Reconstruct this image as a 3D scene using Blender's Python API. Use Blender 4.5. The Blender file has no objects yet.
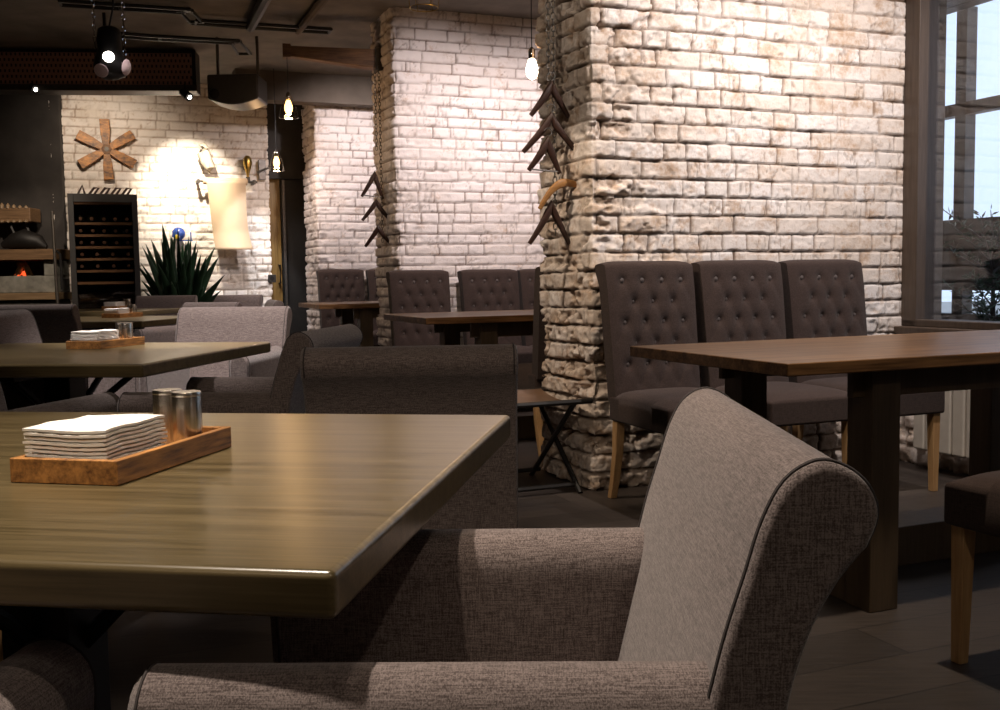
import bpy, bmesh, math, random
import numpy as np
from mathutils import Vector, Matrix
random.seed(7)
PI = math.pi
C = bpy.context.scene.collection
sc = bpy.context.scene

# ------------------------------------------------------------------ camera
CAM_H = 0.99
F_PX = 1020.0
PITCH = math.atan((355 - 278) / F_PX)
ROLL = -0.015
cam_d = bpy.data.cameras.new('camera')
cam = bpy.data.objects.new('camera', cam_d)
C.objects.link(cam)
cam_d.sensor_width = 36.0
cam_d.lens = F_PX / 1000.0 * 36.0
cam_d.clip_start = 0.02
cam.location = (0, 0, CAM_H)
cam.matrix_world = (Matrix.Translation((0, 0, CAM_H)) @ Matrix.Rotation(PI / 2 - PITCH, 4, 'X')
                    @ Matrix.Rotation(ROLL, 4, 'Z'))
sc.camera = cam
CM = cam.matrix_world.copy()
CR = CM.to_3x3()


def ray(px, py):
    return CR @ Vector(((px - 500) / F_PX, -(py - 355) / F_PX, -1.0))


def at_h(px, py, z):           # the point of the place seen at a pixel, at height z
    d = ray(px, py)
    t = (z - CAM_H) / d.z
    return Vector((d.x * t, d.y * t, z))


def at_y(px, py, y):           # the same at a distance y from the lens
    d = ray(px, py)
    t = y / d.y
    return Vector((d.x * t, y, CAM_H + d.z * t))


# ------------------------------------------------------------------ building axes
A = Vector((0.926, 0.378, 0)).normalized()     # along the brick cross walls, away to the right
B = Vector((-A.y, A.x, 0))                     # along the window wall, away to the left
FW = -B                                        # the way the cross walls face
P0 = Vector((0.42, 4.64, 0))                   # corner of the nearest brick wall
CEIL = 2.95
WL = 1.84                                      # length of a cross wall
TH = 0.56


def wp(u, t, n, z=0.0):        # a point at distance u down the row of bays, t along a wall, n in front of it
    p = P0 + B * u + A * t + FW * n
    return Vector((p.x, p.y, z))


ANG_A = math.atan2(A.y, A.x)
ANG_FW = math.atan2(FW.y, FW.x)
ANG_B = math.atan2(B.y, B.x)


# ------------------------------------------------------------------ materials
def new_mat(name):
    m = bpy.data.materials.new(name)
    m.use_nodes = True
    nt = m.node_tree
    b = nt.nodes['Principled BSDF']
    return m, nt, b


def N(nt, kind, **kw):
    n = nt.nodes.new(kind)
    for k, v in kw.items():
        setattr(n, k, v)
    return n


def ramp(nt, fac, stops):
    r = N(nt, 'ShaderNodeValToRGB')
    el = r.color_ramp.elements
    el[0].position, el[0].color = stops[0][0], (*stops[0][1], 1)
    el[1].position, el[1].color = stops[1][0], (*stops[1][1], 1)
    for p, c in stops[2:]:
        e = el.new(p)
        e.color = (*c, 1)
    nt.links.new(fac, r.inputs[0])
    return r.outputs[0]


def coords(nt, scale=(1, 1, 1), rot=(0, 0, 0)):
    tc = N(nt, 'ShaderNodeTexCoord')
    mp = N(nt, 'ShaderNodeMapping')
    mp.inputs['Scale'].default_value = scale
    mp.inputs['Rotation'].default_value = rot
    nt.links.new(tc.outputs['Object'], mp.inputs['Vector'])
    return mp.outputs[0]


def noise(nt, vec, scale, detail=3, rough=0.55):
    n = N(nt, 'ShaderNodeTexNoise')
    n.inputs['Scale'].default_value = scale
    n.inputs['Detail'].default_value = detail
    n.inputs['Roughness'].default_value = rough
    nt.links.new(vec, n.inputs['Vector'])
    return n.outputs['Fac']


def bump(nt, b, h, strength, dist=0.002):
    bn = N(nt, 'ShaderNodeBump')
    bn.inputs['Strength'].default_value = strength
    bn.inputs['Distance'].default_value = dist
    nt.links.new(h, bn.inputs['Height'])
    nt.links.new(bn.outputs[0], b.inputs['Normal'])


def plain(name, col, rough=0.5, metal=0.0, var=0.15, scale=30, spec=0.5):
    m, nt, b = new_mat(name)
    n = noise(nt, coords(nt), scale)
    lo = tuple(c * (1 - var) for c in col)
    hi = tuple(min(1, c * (1 + var)) for c in col)
    nt.links.new(ramp(nt, n, [(0.3, lo), (0.7, hi)]), b.inputs['Base Color'])
    b.inputs['Roughness'].default_value = rough
    b.inputs['Metallic'].default_value = metal
    b.inputs['Specular IOR Level'].default_value = spec
    return m


def wood(name, c1, c2, rough=0.45, axis=0, scale=6.0, stretch=14, bstr=0.15, coat=0.0, spec=0.5):
    m, nt, b = new_mat(name)
    s = [stretch] * 3
    s[axis] = 1.0
    v = coords(nt, tuple(s))
    n1 = noise(nt, v, scale, 5, 0.6)
    s2 = [stretch * 5] * 3
    s2[axis] = 2.0
    n2 = noise(nt, coords(nt, tuple(s2)), scale, 3, 0.6)
    mx = N(nt, 'ShaderNodeMath', operation='MULTIPLY_ADD')
    mx.inputs[1].default_value = 0.4
    nt.links.new(n2, mx.inputs[0])
    ml = N(nt, 'ShaderNodeMath', operation='MULTIPLY')
    ml.inputs[1].default_value = 0.6
    nt.links.new(n1, ml.inputs[0])
    nt.links.new(ml.outputs[0], mx.inputs[2])
    nt.links.new(ramp(nt, mx.outputs[0], [(0.36, c1), (0.62, c2)]), b.inputs['Base Color'])
    b.inputs['Roughness'].default_value = rough
    b.inputs['Coat Weight'].default_value = coat
    b.inputs['Coat Roughness'].default_value = 0.2
    b.inputs['Specular IOR Level'].default_value = spec
    bump(nt, b, mx.outputs[0], bstr, 0.002)
    return m


def fabric(name, dark, light, sc_=1.0, sheen=0.25):
    m, nt, b = new_mat(name)
    f1 = noise(nt, coords(nt, (45 * sc_, 680 * sc_, 680 * sc_)), 1.0, 2)
    f2 = noise(nt, coords(nt, (680 * sc_, 680 * sc_, 45 * sc_)), 1.0, 2)
    f3 = noise(nt, coords(nt, (680 * sc_, 45 * sc_, 680 * sc_)), 1.0, 2)
    ad = N(nt, 'ShaderNodeMath', operation='ADD')
    nt.links.new(f1, ad.inputs[0])
    nt.links.new(f2, ad.inputs[1])
    ad2 = N(nt, 'ShaderNodeMath', operation='ADD')
    nt.links.new(ad.outputs[0], ad2.inputs[0])
    nt.links.new(f3, ad2.inputs[1])
    dv = N(nt, 'ShaderNodeMath', operation='DIVIDE')
    dv.inputs[1].default_value = 3.0
    nt.links.new(ad2.outputs[0], dv.inputs[0])
    nt.links.new(ramp(nt, dv.outputs[0], [(0.42, dark), (0.58, light)]), b.inputs['Base Color'])
    b.inputs['Roughness'].default_value = 0.92
    b.inputs['Specular IOR Level'].default_value = 0.2
    b.inputs['Sheen Weight'].default_value = sheen
    b.inputs['Sheen Roughness'].default_value = 0.5
    bump(nt, b, dv.outputs[0], 0.6, 0.0012)
    return m


def emit(name, col, strength):
    m, nt, b = new_mat(name)
    b.inputs['Base Color'].default_value = (*col, 1)
    b.inputs['Emission Color'].default_value = (*col, 1)
    b.inputs['Emission Strength'].default_value = strength
    return m


def glass(name, rough=0.0, tint=(1, 1, 1), ior=1.45):
    m, nt, b = new_mat(name)
    nt.nodes.remove(b)
    out = nt.nodes['Material Output']
    tr = N(nt, 'ShaderNodeBsdfTransparent')
    tr.inputs[0].default_value = (*tint, 1)
    gl = N(nt, 'ShaderNodeBsdfGlossy')
    gl.inputs['Roughness'].default_value = rough
    lw = N(nt, 'ShaderNodeLayerWeight')
    lw.inputs[0].default_value = 0.5
    pw = N(nt, 'ShaderNodeMath', operation='POWER')
    pw.inputs[1].default_value = 5.0
    nt.links.new(lw.outputs['Facing'], pw.inputs[0])
    r0 = ((ior - 1) / (ior + 1)) ** 2
    fr = N(nt, 'ShaderNodeMath', operation='MULTIPLY_ADD')
    nt.links.new(pw.outputs[0], fr.inputs[0])
    fr.inputs[1].default_value = 1 - r0
    fr.inputs[2].default_value = r0
    mx = N(nt, 'ShaderNodeMixShader')
    nt.links.new(fr.outputs[0], mx.inputs[0])
    nt.links.new(tr.outputs[0], mx.inputs[1])
    nt.links.new(gl.outputs[0], mx.inputs[2])
    nt.links.new(mx.outputs[0], out.inputs[0])
    return m


def brick_mat(name, paint, paint2, joint, bare, bare_amt):
    m, nt, b = new_mat(name)
    am = N(nt, 'ShaderNodeAttribute', attribute_name='joint')
    at = N(nt, 'ShaderNodeAttribute', attribute_name='tint')
    v = coords(nt)
    n1 = noise(nt, v, 9, 5, 0.65)
    n2 = noise(nt, v, 55, 4, 0.6)
    base = N(nt, 'ShaderNodeMix', data_type='RGBA')
    base.inputs[6].default_value = (*paint, 1)
    base.inputs[7].default_value = (*paint2, 1)
    nt.links.new(at.outputs['Fac'], base.inputs[0])
    # worn, unpainted patches
    ad = N(nt, 'ShaderNodeMath', operation='MULTIPLY_ADD')
    nt.links.new(n1, ad.inputs[0])
    ad.inputs[1].default_value = 0.75
    sc2 = N(nt, 'ShaderNodeMath', operation='MULTIPLY')
    nt.links.new(n2, sc2.inputs[0])
    sc2.inputs[1].default_value = 0.35
    nt.links.new(sc2.outputs[0], ad.inputs[2])
    wear = N(nt, 'ShaderNodeMapRange')
    wear.inputs['From Min'].default_value = 0.62 - bare_amt * 0.1
    wear.inputs['From Max'].default_value = 0.78 - bare_amt * 0.1
    nt.links.new(ad.outputs[0], wear.inputs['Value'])
    wm = N(nt, 'ShaderNodeMath', operation='MULTIPLY')
    wm.inputs[1].default_value = 0.75
    nt.links.new(wear.outputs[0], wm.inputs[0])
    m1 = N(nt, 'ShaderNodeMix', data_type='RGBA')
    nt.links.new(wm.outputs[0], m1.inputs[0])
    nt.links.new(base.outputs[2], m1.inputs[6])
    m1.inputs[7].default_value = (*bare, 1)
    jm = N(nt, 'ShaderNodeMath', operation='MULTIPLY')
    nt.links.new(am.outputs['Fac'], jm.inputs[0])
    jr = N(nt, 'ShaderNodeMapRange')
    jr.inputs['From Min'].default_value = 0.3
    jr.inputs['From Max'].default_value = 0.6
    jr.inputs['To Min'].default_value = 0.55
    jr.inputs['To Max'].default_value = 0.95
    nt.links.new(n1, jr.inputs['Value'])
    nt.links.new(jr.outputs[0], jm.inputs[1])
    m2 = N(nt, 'ShaderNodeMix', data_type='RGBA')
    nt.links.new(jm.outputs[0], m2.inputs[0])
    nt.links.new(m1.outputs[2], m2.inputs[6])
    m2.inputs[7].default_value = (*joint, 1)
    nt.links.new(m2.outputs[2], b.inputs['Base Color'])
    b.inputs['Roughness'].default_value = 0.8
    b.inputs['Specular IOR Level'].default_value = 0.25
    nb = noise(nt, v, 90, 6, 0.65)
    bump(nt, b, nb, 0.55, 0.006)
    return m


def floor_mat():
    m, nt, b = new_mat('dark_plank_floor')
    v = coords(nt, (1, 1, 1), (0, 0, -ANG_A))
    br = N(nt, 'ShaderNodeTexBrick')
    br.offset = 0.37
    br.inputs['Scale'].default_value = 1.0
    br.inputs['Brick Width'].default_value = 1.2
    br.inputs['Row Height'].default_value = 0.2
    br.inputs['Mortar Size'].default_value = 0.0025
    br.inputs['Color1'].default_value = (0.032, 0.025, 0.021, 1)
    br.inputs['Color2'].default_value = (0.055, 0.043, 0.036, 1)
    br.inputs['Mortar'].default_value = (0.015, 0.012, 0.01, 1)
    nt.links.new(v, br.inputs['Vector'])
    g = noise(nt, coords(nt, (3, 40, 3), (0, 0, -ANG_A)), 2.0, 5, 0.6)
    gr = ramp(nt, g, [(0.3, (0.65, 0.65, 0.65)), (0.7, (1.25, 1.22, 1.2))])
    mx = N(nt, 'ShaderNodeMix', data_type='RGBA', blend_type='MULTIPLY')
    mx.inputs[0].default_value = 1.0
    nt.links.new(br.outputs['Color'], mx.inputs[6])
    nt.links.new(gr, mx.inputs[7])
    nt.links.new(mx.outputs[2], b.inputs['Base Color'])
    b.inputs['Roughness'].default_value = 0.5
    bump(nt, b, g, 0.2, 0.002)
    return m


M = {}
M['brick'] = brick_mat('white_painted_brick', (0.74, 0.685, 0.655), (0.60, 0.50, 0.42), (0.115, 0.072, 0.045),
                       (0.42, 0.27, 0.165), 0.85)
M['brick_far'] = brick_mat('white_painted_brick_even', (0.76, 0.69, 0.67), (0.68, 0.60, 0.56), (0.13, 0.085, 0.06),
                           (0.42, 0.28, 0.19), 0.2)
M['brick_back'] = brick_mat('white_painted_brick_rear', (0.80, 0.745, 0.70), (0.72, 0.65, 0.58), (0.30, 0.22, 0.16),
                            (0.46, 0.33, 0.22), 0.2)
M['floor'] = floor_mat()
M['ceiling'] = plain('grey_plaster_ceiling', (0.17, 0.145, 0.12), 0.85, var=0.25, scale=4)
M['plaster_dark'] = plain('dark_plaster', (0.035, 0.03, 0.027), 0.8, var=0.3, scale=5)
M['plaster'] = plain('brown_plaster', (0.12, 0.095, 0.075), 0.85, var=0.2, scale=5)
M['fabric'] = fabric('taupe_woven_fabric', (0.066, 0.049, 0.045), (0.215, 0.174, 0.164))
M['fabric_tuft'] = fabric('brown_woven_fabric', (0.024, 0.0150, 0.0125), (0.058, 0.0375, 0.0315), 1.0, 0.08)
M['piping'] = plain('dark_piping', (0.035, 0.028, 0.027), 0.9)
M['button'] = plain('fabric_button', (0.07, 0.053, 0.048), 0.7)
M['oak'] = wood('light_oak', (0.36, 0.20, 0.085), (0.52, 0.32, 0.15), 0.45, axis=2, scale=5)
M['tabletop'] = wood('varnished_olive_brown_wood', (0.052, 0.038, 0.015), (0.140, 0.104, 0.050), 0.28, axis=0, scale=2.6,
                     stretch=16, bstr=0.06)
M['table_wood'] = wood('varnished_walnut', (0.045, 0.020, 0.007), (0.26, 0.135, 0.055), 0.34, axis=0, scale=2.2, stretch=12, bstr=0.08, spec=0.4)
M['table_leg_wood'] = wood('walnut_post', (0.06, 0.04, 0.022), (0.105, 0.07, 0.04), 0.5, axis=2, scale=3, stretch=9)
M['tray'] = wood('scorched_tray_wood', (0.09, 0.032, 0.009), (0.52, 0.24, 0.065), 0.5, axis=1, scale=7, stretch=5, bstr=0.3)
M['black'] = plain('black_metal', (0.012, 0.011, 0.011), 0.45, 0.3)
M['black_paint'] = plain('black_paint', (0.016, 0.014, 0.013), 0.5)
M['black_wood'] = plain('black_stained_wood', (0.011, 0.009, 0.008), 0.55)
M['seat_wood'] = wood('brown_seat_leather', (0.10, 0.055, 0.03), (0.15, 0.085, 0.045), 0.4, axis=0, scale=3, stretch=3)
M['napkin'] = plain('white_paper', (0.86, 0.83, 0.78), 0.9, var=0.03, spec=0.1)
M['hanger_dark'] = wood('dark_hanger_wood', (0.020, 0.008, 0.005), (0.045, 0.019, 0.012), 0.4, axis=0, scale=6)
M['hanger_tan'] = wood('tan_hanger_wood', (0.22, 0.10, 0.03), (0.36, 0.18, 0.06), 0.4, axis=0, scale=6)
M['hanger_metal'] = plain('dull_hanger_metal', (0.16, 0.15, 0.145), 0.4, 0.8)
M['chain'] = plain('old_chain_iron', (0.09, 0.08, 0.07), 0.5, 0.8)
M['rust_beam'] = wood('old_beam_wood', (0.09, 0.04, 0.018), (0.24, 0.12, 0.05), 0.65, axis=0, scale=4, stretch=7, bstr=0.5)
M['star_wood'] = wood('scorched_orange_wood', (0.05, 0.02, 0.008), (0.56, 0.235, 0.045), 0.5, axis=0, scale=11, stretch=1.0)
M['bulb'] = emit('glowing_bulb', (1.0, 0.58, 0.20), 5)
M['bulb_white'] = emit('glowing_white_bulb', (1.0, 0.86, 0.66), 30)
M['lens'] = emit('glowing_lamp_lens', (1.0, 0.93, 0.82), 14)
M['glass'] = glass('clear_glass')
M['glass_cup'] = glass('lamp_glass', 0.02, (0.97, 0.94, 0.9), 1.5)
M['pane'] = glass('window_pane', 0.0, (0.93, 0.95, 1.0), 1.7)
M['dark_pane'] = glass('dark_glass', 0.02, (0.8, 0.75, 0.72), 1.5)
M['chrome'] = plain('chrome', (0.65, 0.62, 0.6), 0.12, 1.0, var=0.05)
M['frame_brown'] = wood('brown_window_frame', (0.05, 0.032, 0.022), (0.085, 0.058, 0.04), 0.45, axis=2, scale=4)
M['radiator'] = plain('cream_radiator_enamel', (0.62, 0.56, 0.48), 0.35, var=0.04)
M['leaf'] = plain('dark_green_leaf', (0.012, 0.034, 0.015), 0.4, var=0.4, scale=9)
M['needle'] = plain('shrub_leaf', (0.03, 0.06, 0.035), 0.6, var=0.4, scale=12)
M['pot'] = plain('dark_clay_pot', (0.05, 0.04, 0.035), 0.6)
M['paper'] = plain('cream_paper', (0.56, 0.41, 0.27), 0.85, var=0.05, scale=6)
M['drift'] = wood('bleached_driftwood', (0.20, 0.17, 0.13), (0.55, 0.48, 0.38), 0.8, axis=2, scale=4, stretch=4, bstr=0.6)
M['brass'] = plain('old_brass', (0.45, 0.30, 0.08), 0.35, 0.9, var=0.25)
M['blue'] = plain('blue_enamel', (0.03, 0.07, 0.30), 0.25, var=0.3)
M['yellow'] = plain('yellow_enamel', (0.75, 0.55, 0.05), 0.3)
M['stone'] = plain('grey_stone', (0.22, 0.21, 0.18), 0.85, var=0.35, scale=12)
M['stone_dark'] = plain('dark_stone', (0.06, 0.055, 0.05), 0.85, var=0.4, scale=10)
M['ledge'] = wood('ledge_wood', (0.16, 0.10, 0.05), (0.30, 0.20, 0.11), 0.5, axis=0, scale=3)
M['carved'] = wood('carved_brown_wood', (0.10, 0.055, 0.025), (0.24, 0.14, 0.07), 0.5, axis=0, scale=5)
M['ember'] = emit('glowing_ember', (1.0, 0.12, 0.03), 1.2)
M['log'] = wood('firewood', (0.30, 0.20, 0.10), (0.60, 0.44, 0.24), 0.8, axis=2, scale=5)
M['door_wood'] = wood('ochre_door_wood', (0.17, 0.095, 0.025), (0.30, 0.18, 0.05), 0.45, axis=2, scale=4)
M['grey_plastic'] = plain('dark_grey_plastic', (0.025, 0.023, 0.022), 0.4, var=0.1)
M['bottle'] = plain('dark_bottle_glass', (0.02, 0.03, 0.02), 0.15)
M['foil'] = plain('bottle_foil', (0.22, 0.14, 0.10), 0.3, 0.6)
M['pink_lens'] = plain('frosted_pink_lens', (0.55, 0.42, 0.44), 0.3, var=0.05)
M['screed'] = plain('pale_concrete', (0.4, 0.38, 0.36), 0.85)


def steel():
    m, nt, b = new_mat('brushed_steel')
    n = noise(nt, coords(nt, (260, 260, 4)), 1.0, 3)
    nt.links.new(ramp(nt, n, [(0.3, (0.50, 0.46, 0.41)), (0.7, (0.74, 0.69, 0.62))]), b.inputs['Base Color'])
    b.inputs['Metallic'].default_value = 1.0
    b.inputs['Roughness'].default_value = 0.27
    return m


M['steel'] = steel()


# mesh panel of the ceiling duct: perforated with dark slots
def mesh_panel():
    m, nt, b = new_mat('perforated_brown_metal')
    br = N(nt, 'ShaderNodeTexBrick')
    br.inputs['Scale'].default_value = 1.0
    br.inputs['Brick Width'].default_value = 0.035
    br.inputs['Row Height'].default_value = 0.045
    br.inputs['Mortar Size'].default_value = 0.011
    br.inputs['Color1'].default_value = (0.004, 0.003, 0.003, 1)
    br.inputs['Color2'].default_value = (0.006, 0.004, 0.004, 1)
    br.inputs['Mortar'].default_value = (0.26, 0.14, 0.105, 1)
    tc = N(nt, 'ShaderNodeTexCoord')
    sp = N(nt, 'ShaderNodeSeparateXYZ')
    cb = N(nt, 'ShaderNodeCombineXYZ')
    nt.links.new(tc.outputs['Object'], sp.inputs[0])
    nt.links.new(sp.outputs[0], cb.inputs[0])
    nt.links.new(sp.outputs[2], cb.inputs[1])
    nt.links.new(cb.outputs[0], br.inputs['Vector'])
    nt.links.new(br.outputs['Color'], b.inputs['Base Color'])
    b.inputs['Roughness'].default_value = 0.5
    return m


M['mesh_panel'] = mesh_panel()


# ------------------------------------------------------------------ mesh builder
class MB:
    def __init__(self):
        self.v = []
        self.f = []

    def add(self, vs, fs, mat=None):
        o = len(self.v)
        for p in vs:
            p = Vector(p)
            self.v.append(tuple(mat @ p) if mat is not None else tuple(p))
        self.f += [tuple(i + o for i in f) for f in fs]
        return self

    def box(self, x0, x1, y0, y1, z0, z1, mat=None):
        vs = [(x0, y0, z0), (x1, y0, z0), (x1, y1, z0), (x0, y1, z0), (x0, y0, z1), (x1, y0, z1), (x1, y1, z1), (x0, y1, z1)]
        fs = [(0, 3, 2, 1), (4, 5, 6, 7), (0, 1, 5, 4), (1, 2, 6, 5), (2, 3, 7, 6), (3, 0, 4, 7)]
        return self.add(vs, fs, mat)

    def hexa(self, bottom, top):      # two rings of four points
        vs = list(bottom) + list(top)
        fs = [(0, 3, 2, 1), (4, 5, 6, 7), (0, 1, 5, 4), (1, 2, 6, 5), (2, 3, 7, 6), (3, 0, 4, 7)]
        return self.add(vs, fs)

    def prism(self, poly, axis, a0, a1, mat=None):    # polygon pushed along an axis
        n = len(poly)
        def pt(p, a):
            return {'y': (p[0], a, p[1]), 'x': (a, p[0], p[1]), 'z': (p[0], p[1], a)}[axis]
        vs = [pt(p, a0) for p in poly] + [pt(p, a1) for p in poly]
        fs = [tuple(range(n))[::-1], tuple(range(n, 2 * n))]
        fs += [(i, (i + 1) % n, n + (i + 1) % n, n + i) for i in range(n)]
        return self.add(vs, fs, mat)

    def tube(self, pts, r, n=10, cap=True, flat=1.0, up=Vector((0, 0, 1))):
        pts = [Vector(p) for p in pts]
        rs = r if isinstance(r, (list, tuple)) else [r] * len(pts)
        vs, fs = [], []
        for i, p in enumerate(pts):
            d = (pts[min(i + 1, len(pts) - 1)] - pts[max(i - 1, 0)]).normalized()
            a = d.cross(up)
            if a.length < 1e-3:
                a = d.cross(Vector((1, 0.01, 0)))
            a.normalize()
            b = a.cross(d)
            for k in range(n):
                t = 2 * PI * k / n
                vs.append(p + a * (math.cos(t) * rs[i] * flat) + b * (math.sin(t) * rs[i]))
        for i in range(len(pts) - 1):
            for k in range(n):
                k2 = (k + 1) % n
                fs.append((i * n + k, i * n + k2, (i + 1) * n + k2, (i + 1) * n + k))
        if cap:
            fs.append(tuple(range(n))[::-1])
            fs.append(tuple((len(pts) - 1) * n + k for k in range(n)))
        return self.add(vs, fs)

    def lathe(self, prof, n=20, mat=None, cap=True):    # (radius, z) pairs
        vs, fs = [], []
        for r, z in prof:
            for k in range(n):
                t = 2 * PI * k / n
                vs.append((r * math.cos(t), r * math.sin(t), z))
        for i in range(len(prof) - 1):
            for k in range(n):
                k2 = (k + 1) % n
                fs.append((i * n + k, i * n + k2, (i + 1) * n + k2, (i + 1) * n + k))
        if cap:
            fs.append(tuple(range(n))[::-1])
            fs.append(tuple((len(prof) - 1) * n + k for k in range(n)))
        return self.add(vs, fs, mat)

    def torus(self, c, R, r, ax=0, n=10, k=6, long=1.0, mat=None):
        vs, fs = [], []
        for i in range(n):
            t = 2 * PI * i / n
            for j in range(k):
                s = 2 * PI * j / k
                x = (R + r * math.cos(s)) * math.cos(t)
                z = (R + r * math.cos(s)) * math.sin(t) * 1.0
                z += math.copysign((long - 1) * R, math.sin(t)) if abs(math.sin(t)) > 1e-6 else 0
                y = r * math.sin(s)
                p = (x, y, z) if ax == 0 else (y, x, z)
                vs.append((p[0] + c[0], p[1] + c[1], p[2] + c[2]))
        for i in range(n):
            for j in range(k):
                fs.append((i * k + j, i * k + (j + 1) % k, ((i + 1) % n) * k + (j + 1) % k, ((i + 1) % n) * k + j))
        return self.add(vs, fs, mat)

    def build(self, name, mat, parent=None, bevel=0.0, seg=3, smooth=False, angle=None, loc=None):
        me = bpy.data.meshes.new(name)
        me.from_pydata(self.v, [], self.f)
        bm = bmesh.new()
        bm.from_mesh(me)
        bmesh.ops.recalc_face_normals(bm, faces=bm.faces)
        bm.to_mesh(me)
        bm.free()
        me.materials.append(mat)
        o = bpy.data.objects.new(name, me)
        C.objects.link(o)
        if parent is not None:
            o.parent = parent
        if loc is not None:
            o.location = loc
        if bevel > 0:
            md = o.modifiers.new('bevel', 'BEVEL')
            md.width = bevel
            md.segments = seg
            md.limit_method = 'ANGLE'
            md.angle_limit = math.radians(angle or 40)
            md.harden_normals = True
            smooth = True
        if smooth:
            for p in me.polygons:
                p.use_smooth = True
            if bevel == 0:
                me.set_sharp_from_angle(angle=math.radians(angle or 40))
        return o


def tag(o, label=None, cat=None, group=None, kind=None):
    if label:
        o['label'] = label
    if cat:
        o['category'] = cat
    if group:
        o['group'] = group
    if kind:
        o['kind'] = kind
    return o


def thing(name, label, cat, loc=(0, 0, 0), rz=0.0, group=None):
    o = bpy.data.objects.new(name, None)
    o.empty_display_size = 0.1
    C.objects.link(o)
    o.location = loc
    o.rotation_euler = (0, 0, rz)
    return tag(o, label, cat, group)


def struct(name, mb, mat, **kw):
    return tag(mb.build(name, mat, **kw), kind='structure')


def copy_tree(o, parent=None):
    c = o.copy()
    C.objects.link(c)
    c.parent = parent
    for ch in list(o.children):
        copy_tree(ch, c)
    return c


def place(proto, used, loc, rz, label, group=None, scale=None):
    o = proto if not used else copy_tree(proto)
    used.append(1)
    o.location = loc
    o.rotation_euler = (0, 0, rz)
    if scale:
        o.scale = scale
    o['label'] = label
    if group:
        o['group'] = group
    return o


# ------------------------------------------------------------------ brick relief walls
def vnoise(x, y, seed):
    rng = np.random.RandomState(seed)
    tab = rng.rand(256, 256)
    xi = np.floor(x).astype(int)
    yi = np.floor(y).astype(int)
    fx = x - xi
    fy = y - yi
    fx = fx * fx * (3 - 2 * fx)
    fy = fy * fy * (3 - 2 * fy)
    g = lambda a, b: tab[a % 256, b % 256]
    return (g(xi, yi) * (1 - fx) * (1 - fy) + g(xi + 1, yi) * fx * (1 - fy)
            + g(xi, yi + 1) * (1 - fx) * fy + g(xi + 1, yi + 1) * fx * fy)


def fbm(x, y, seed, o=4):
    s, a, t = 0, 1.0, 0
    for i in range(o):
        s = s + a * vnoise(x * 2 ** i, y * 2 ** i, seed + i)
        t += a
        a *= 0.55
    return s / t


def smooth01(a, b, x):
    t = np.clip((x - a) / (b - a), 0, 1)
    return t * t * (3 - 2 * t)


def brick_field(U, Z, seed, course, rough):
    rng = np.random.RandomState(seed)
    Zw = Z + 0.012 * (fbm(U * 2.2, Z * 1.3, seed + 50, 2) - 0.5) + 0.006 * (fbm(U * 14, Z * 14, seed + 51, 2) - 0.5)
    Uw = U + 0.016 * (fbm(U * 9, Z * 12, seed + 52, 3) - 0.5)
    row = np.floor(Zw / course).astype(int)
    fz = Zw / course - row
    du = np.full(U.shape, 1.0)
    bid = np.zeros(U.shape)
    umin, umax = U.min() - 0.4, U.max() + 0.4
    for r in range(row.min(), row.max() + 1):
        b = [umin - rng.rand() * 0.25]
        hdr = rng.rand() < 0.35
        while b[-1] < umax:
            ln = 0.128 if (rng.rand() < (0.75 if hdr else 0.28)) else 0.255
            b.append(b[-1] + ln * (0.93 + 0.14 * rng.rand()))
        b = np.array(b)
        m = row == r
        k = np.searchsorted(b, Uw[m]) - 1
        k = np.clip(k, 0, len(b) - 2)
        du[m] = np.minimum(Uw[m] - b[k], b[k + 1] - Uw[m])
        bid[m] = (r * 131 + k * 17) % 997
    dv = np.minimum(fz, 1 - fz) * course
    tab = rng.rand(1000, 4)
    bi = bid.astype(int)
    chipn = fbm(U * 28, Z * 28, seed + 60, 3)
    d = np.minimum(du * 1.15, dv) - 0.007 * rough * (chipn - 0.35)
    prof = smooth01(0.0034, 0.0072, d)
    lowf = fbm(U * 3.1, Z * 3.7, seed + 70, 3)
    fill = smooth01(0.50, 0.66, lowf) * 0.45               # joints smeared over with paint
    depth = 0.017 * (0.7 + 0.6 * rough)
    h = -(1 - prof) * depth * (1 - fill * 0.8)
    h += (tab[bi, 0] - 0.5) * 0.011 * (0.35 + rough)
    h += prof * (tab[bi, 1] - 0.5) * 0.10 * np.clip(du, 0, 0.12) * rough * 0.6
    face = fbm(U * 26, Z * 34, seed + 80, 5) - 0.5
    h += prof * face * (0.004 + 0.030 * rough * (0.3 + tab[bi, 2]))
    pit = smooth01(0.56, 0.66, fbm(U * 9, Z * 12, seed + 90, 4)) * rough
    h -= pit * 0.028
    crack = 1 - smooth01(0.0, 0.028, np.abs(fbm(U * 17 + tab[bi, 2] * 9, Z * 5, seed + 95, 3) - 0.5))
    crack = crack * prof * (tab[bi, 1] > 0.45)
    h -= crack * 0.004
    joint = np.clip(crack * 0.6 + (1 - prof) * (1 - fill) + pit * 0.45 * (chipn > 0.45), 0, 1)
    tint = np.clip(tab[bi, 3] * 0.7 + np.clip(rough - 0.35, 0, 1) * chipn * 1.1 + (lowf - 0.5) * 0.8 + pit * 0.4, 0, 1)
    return h, joint, tint


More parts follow.
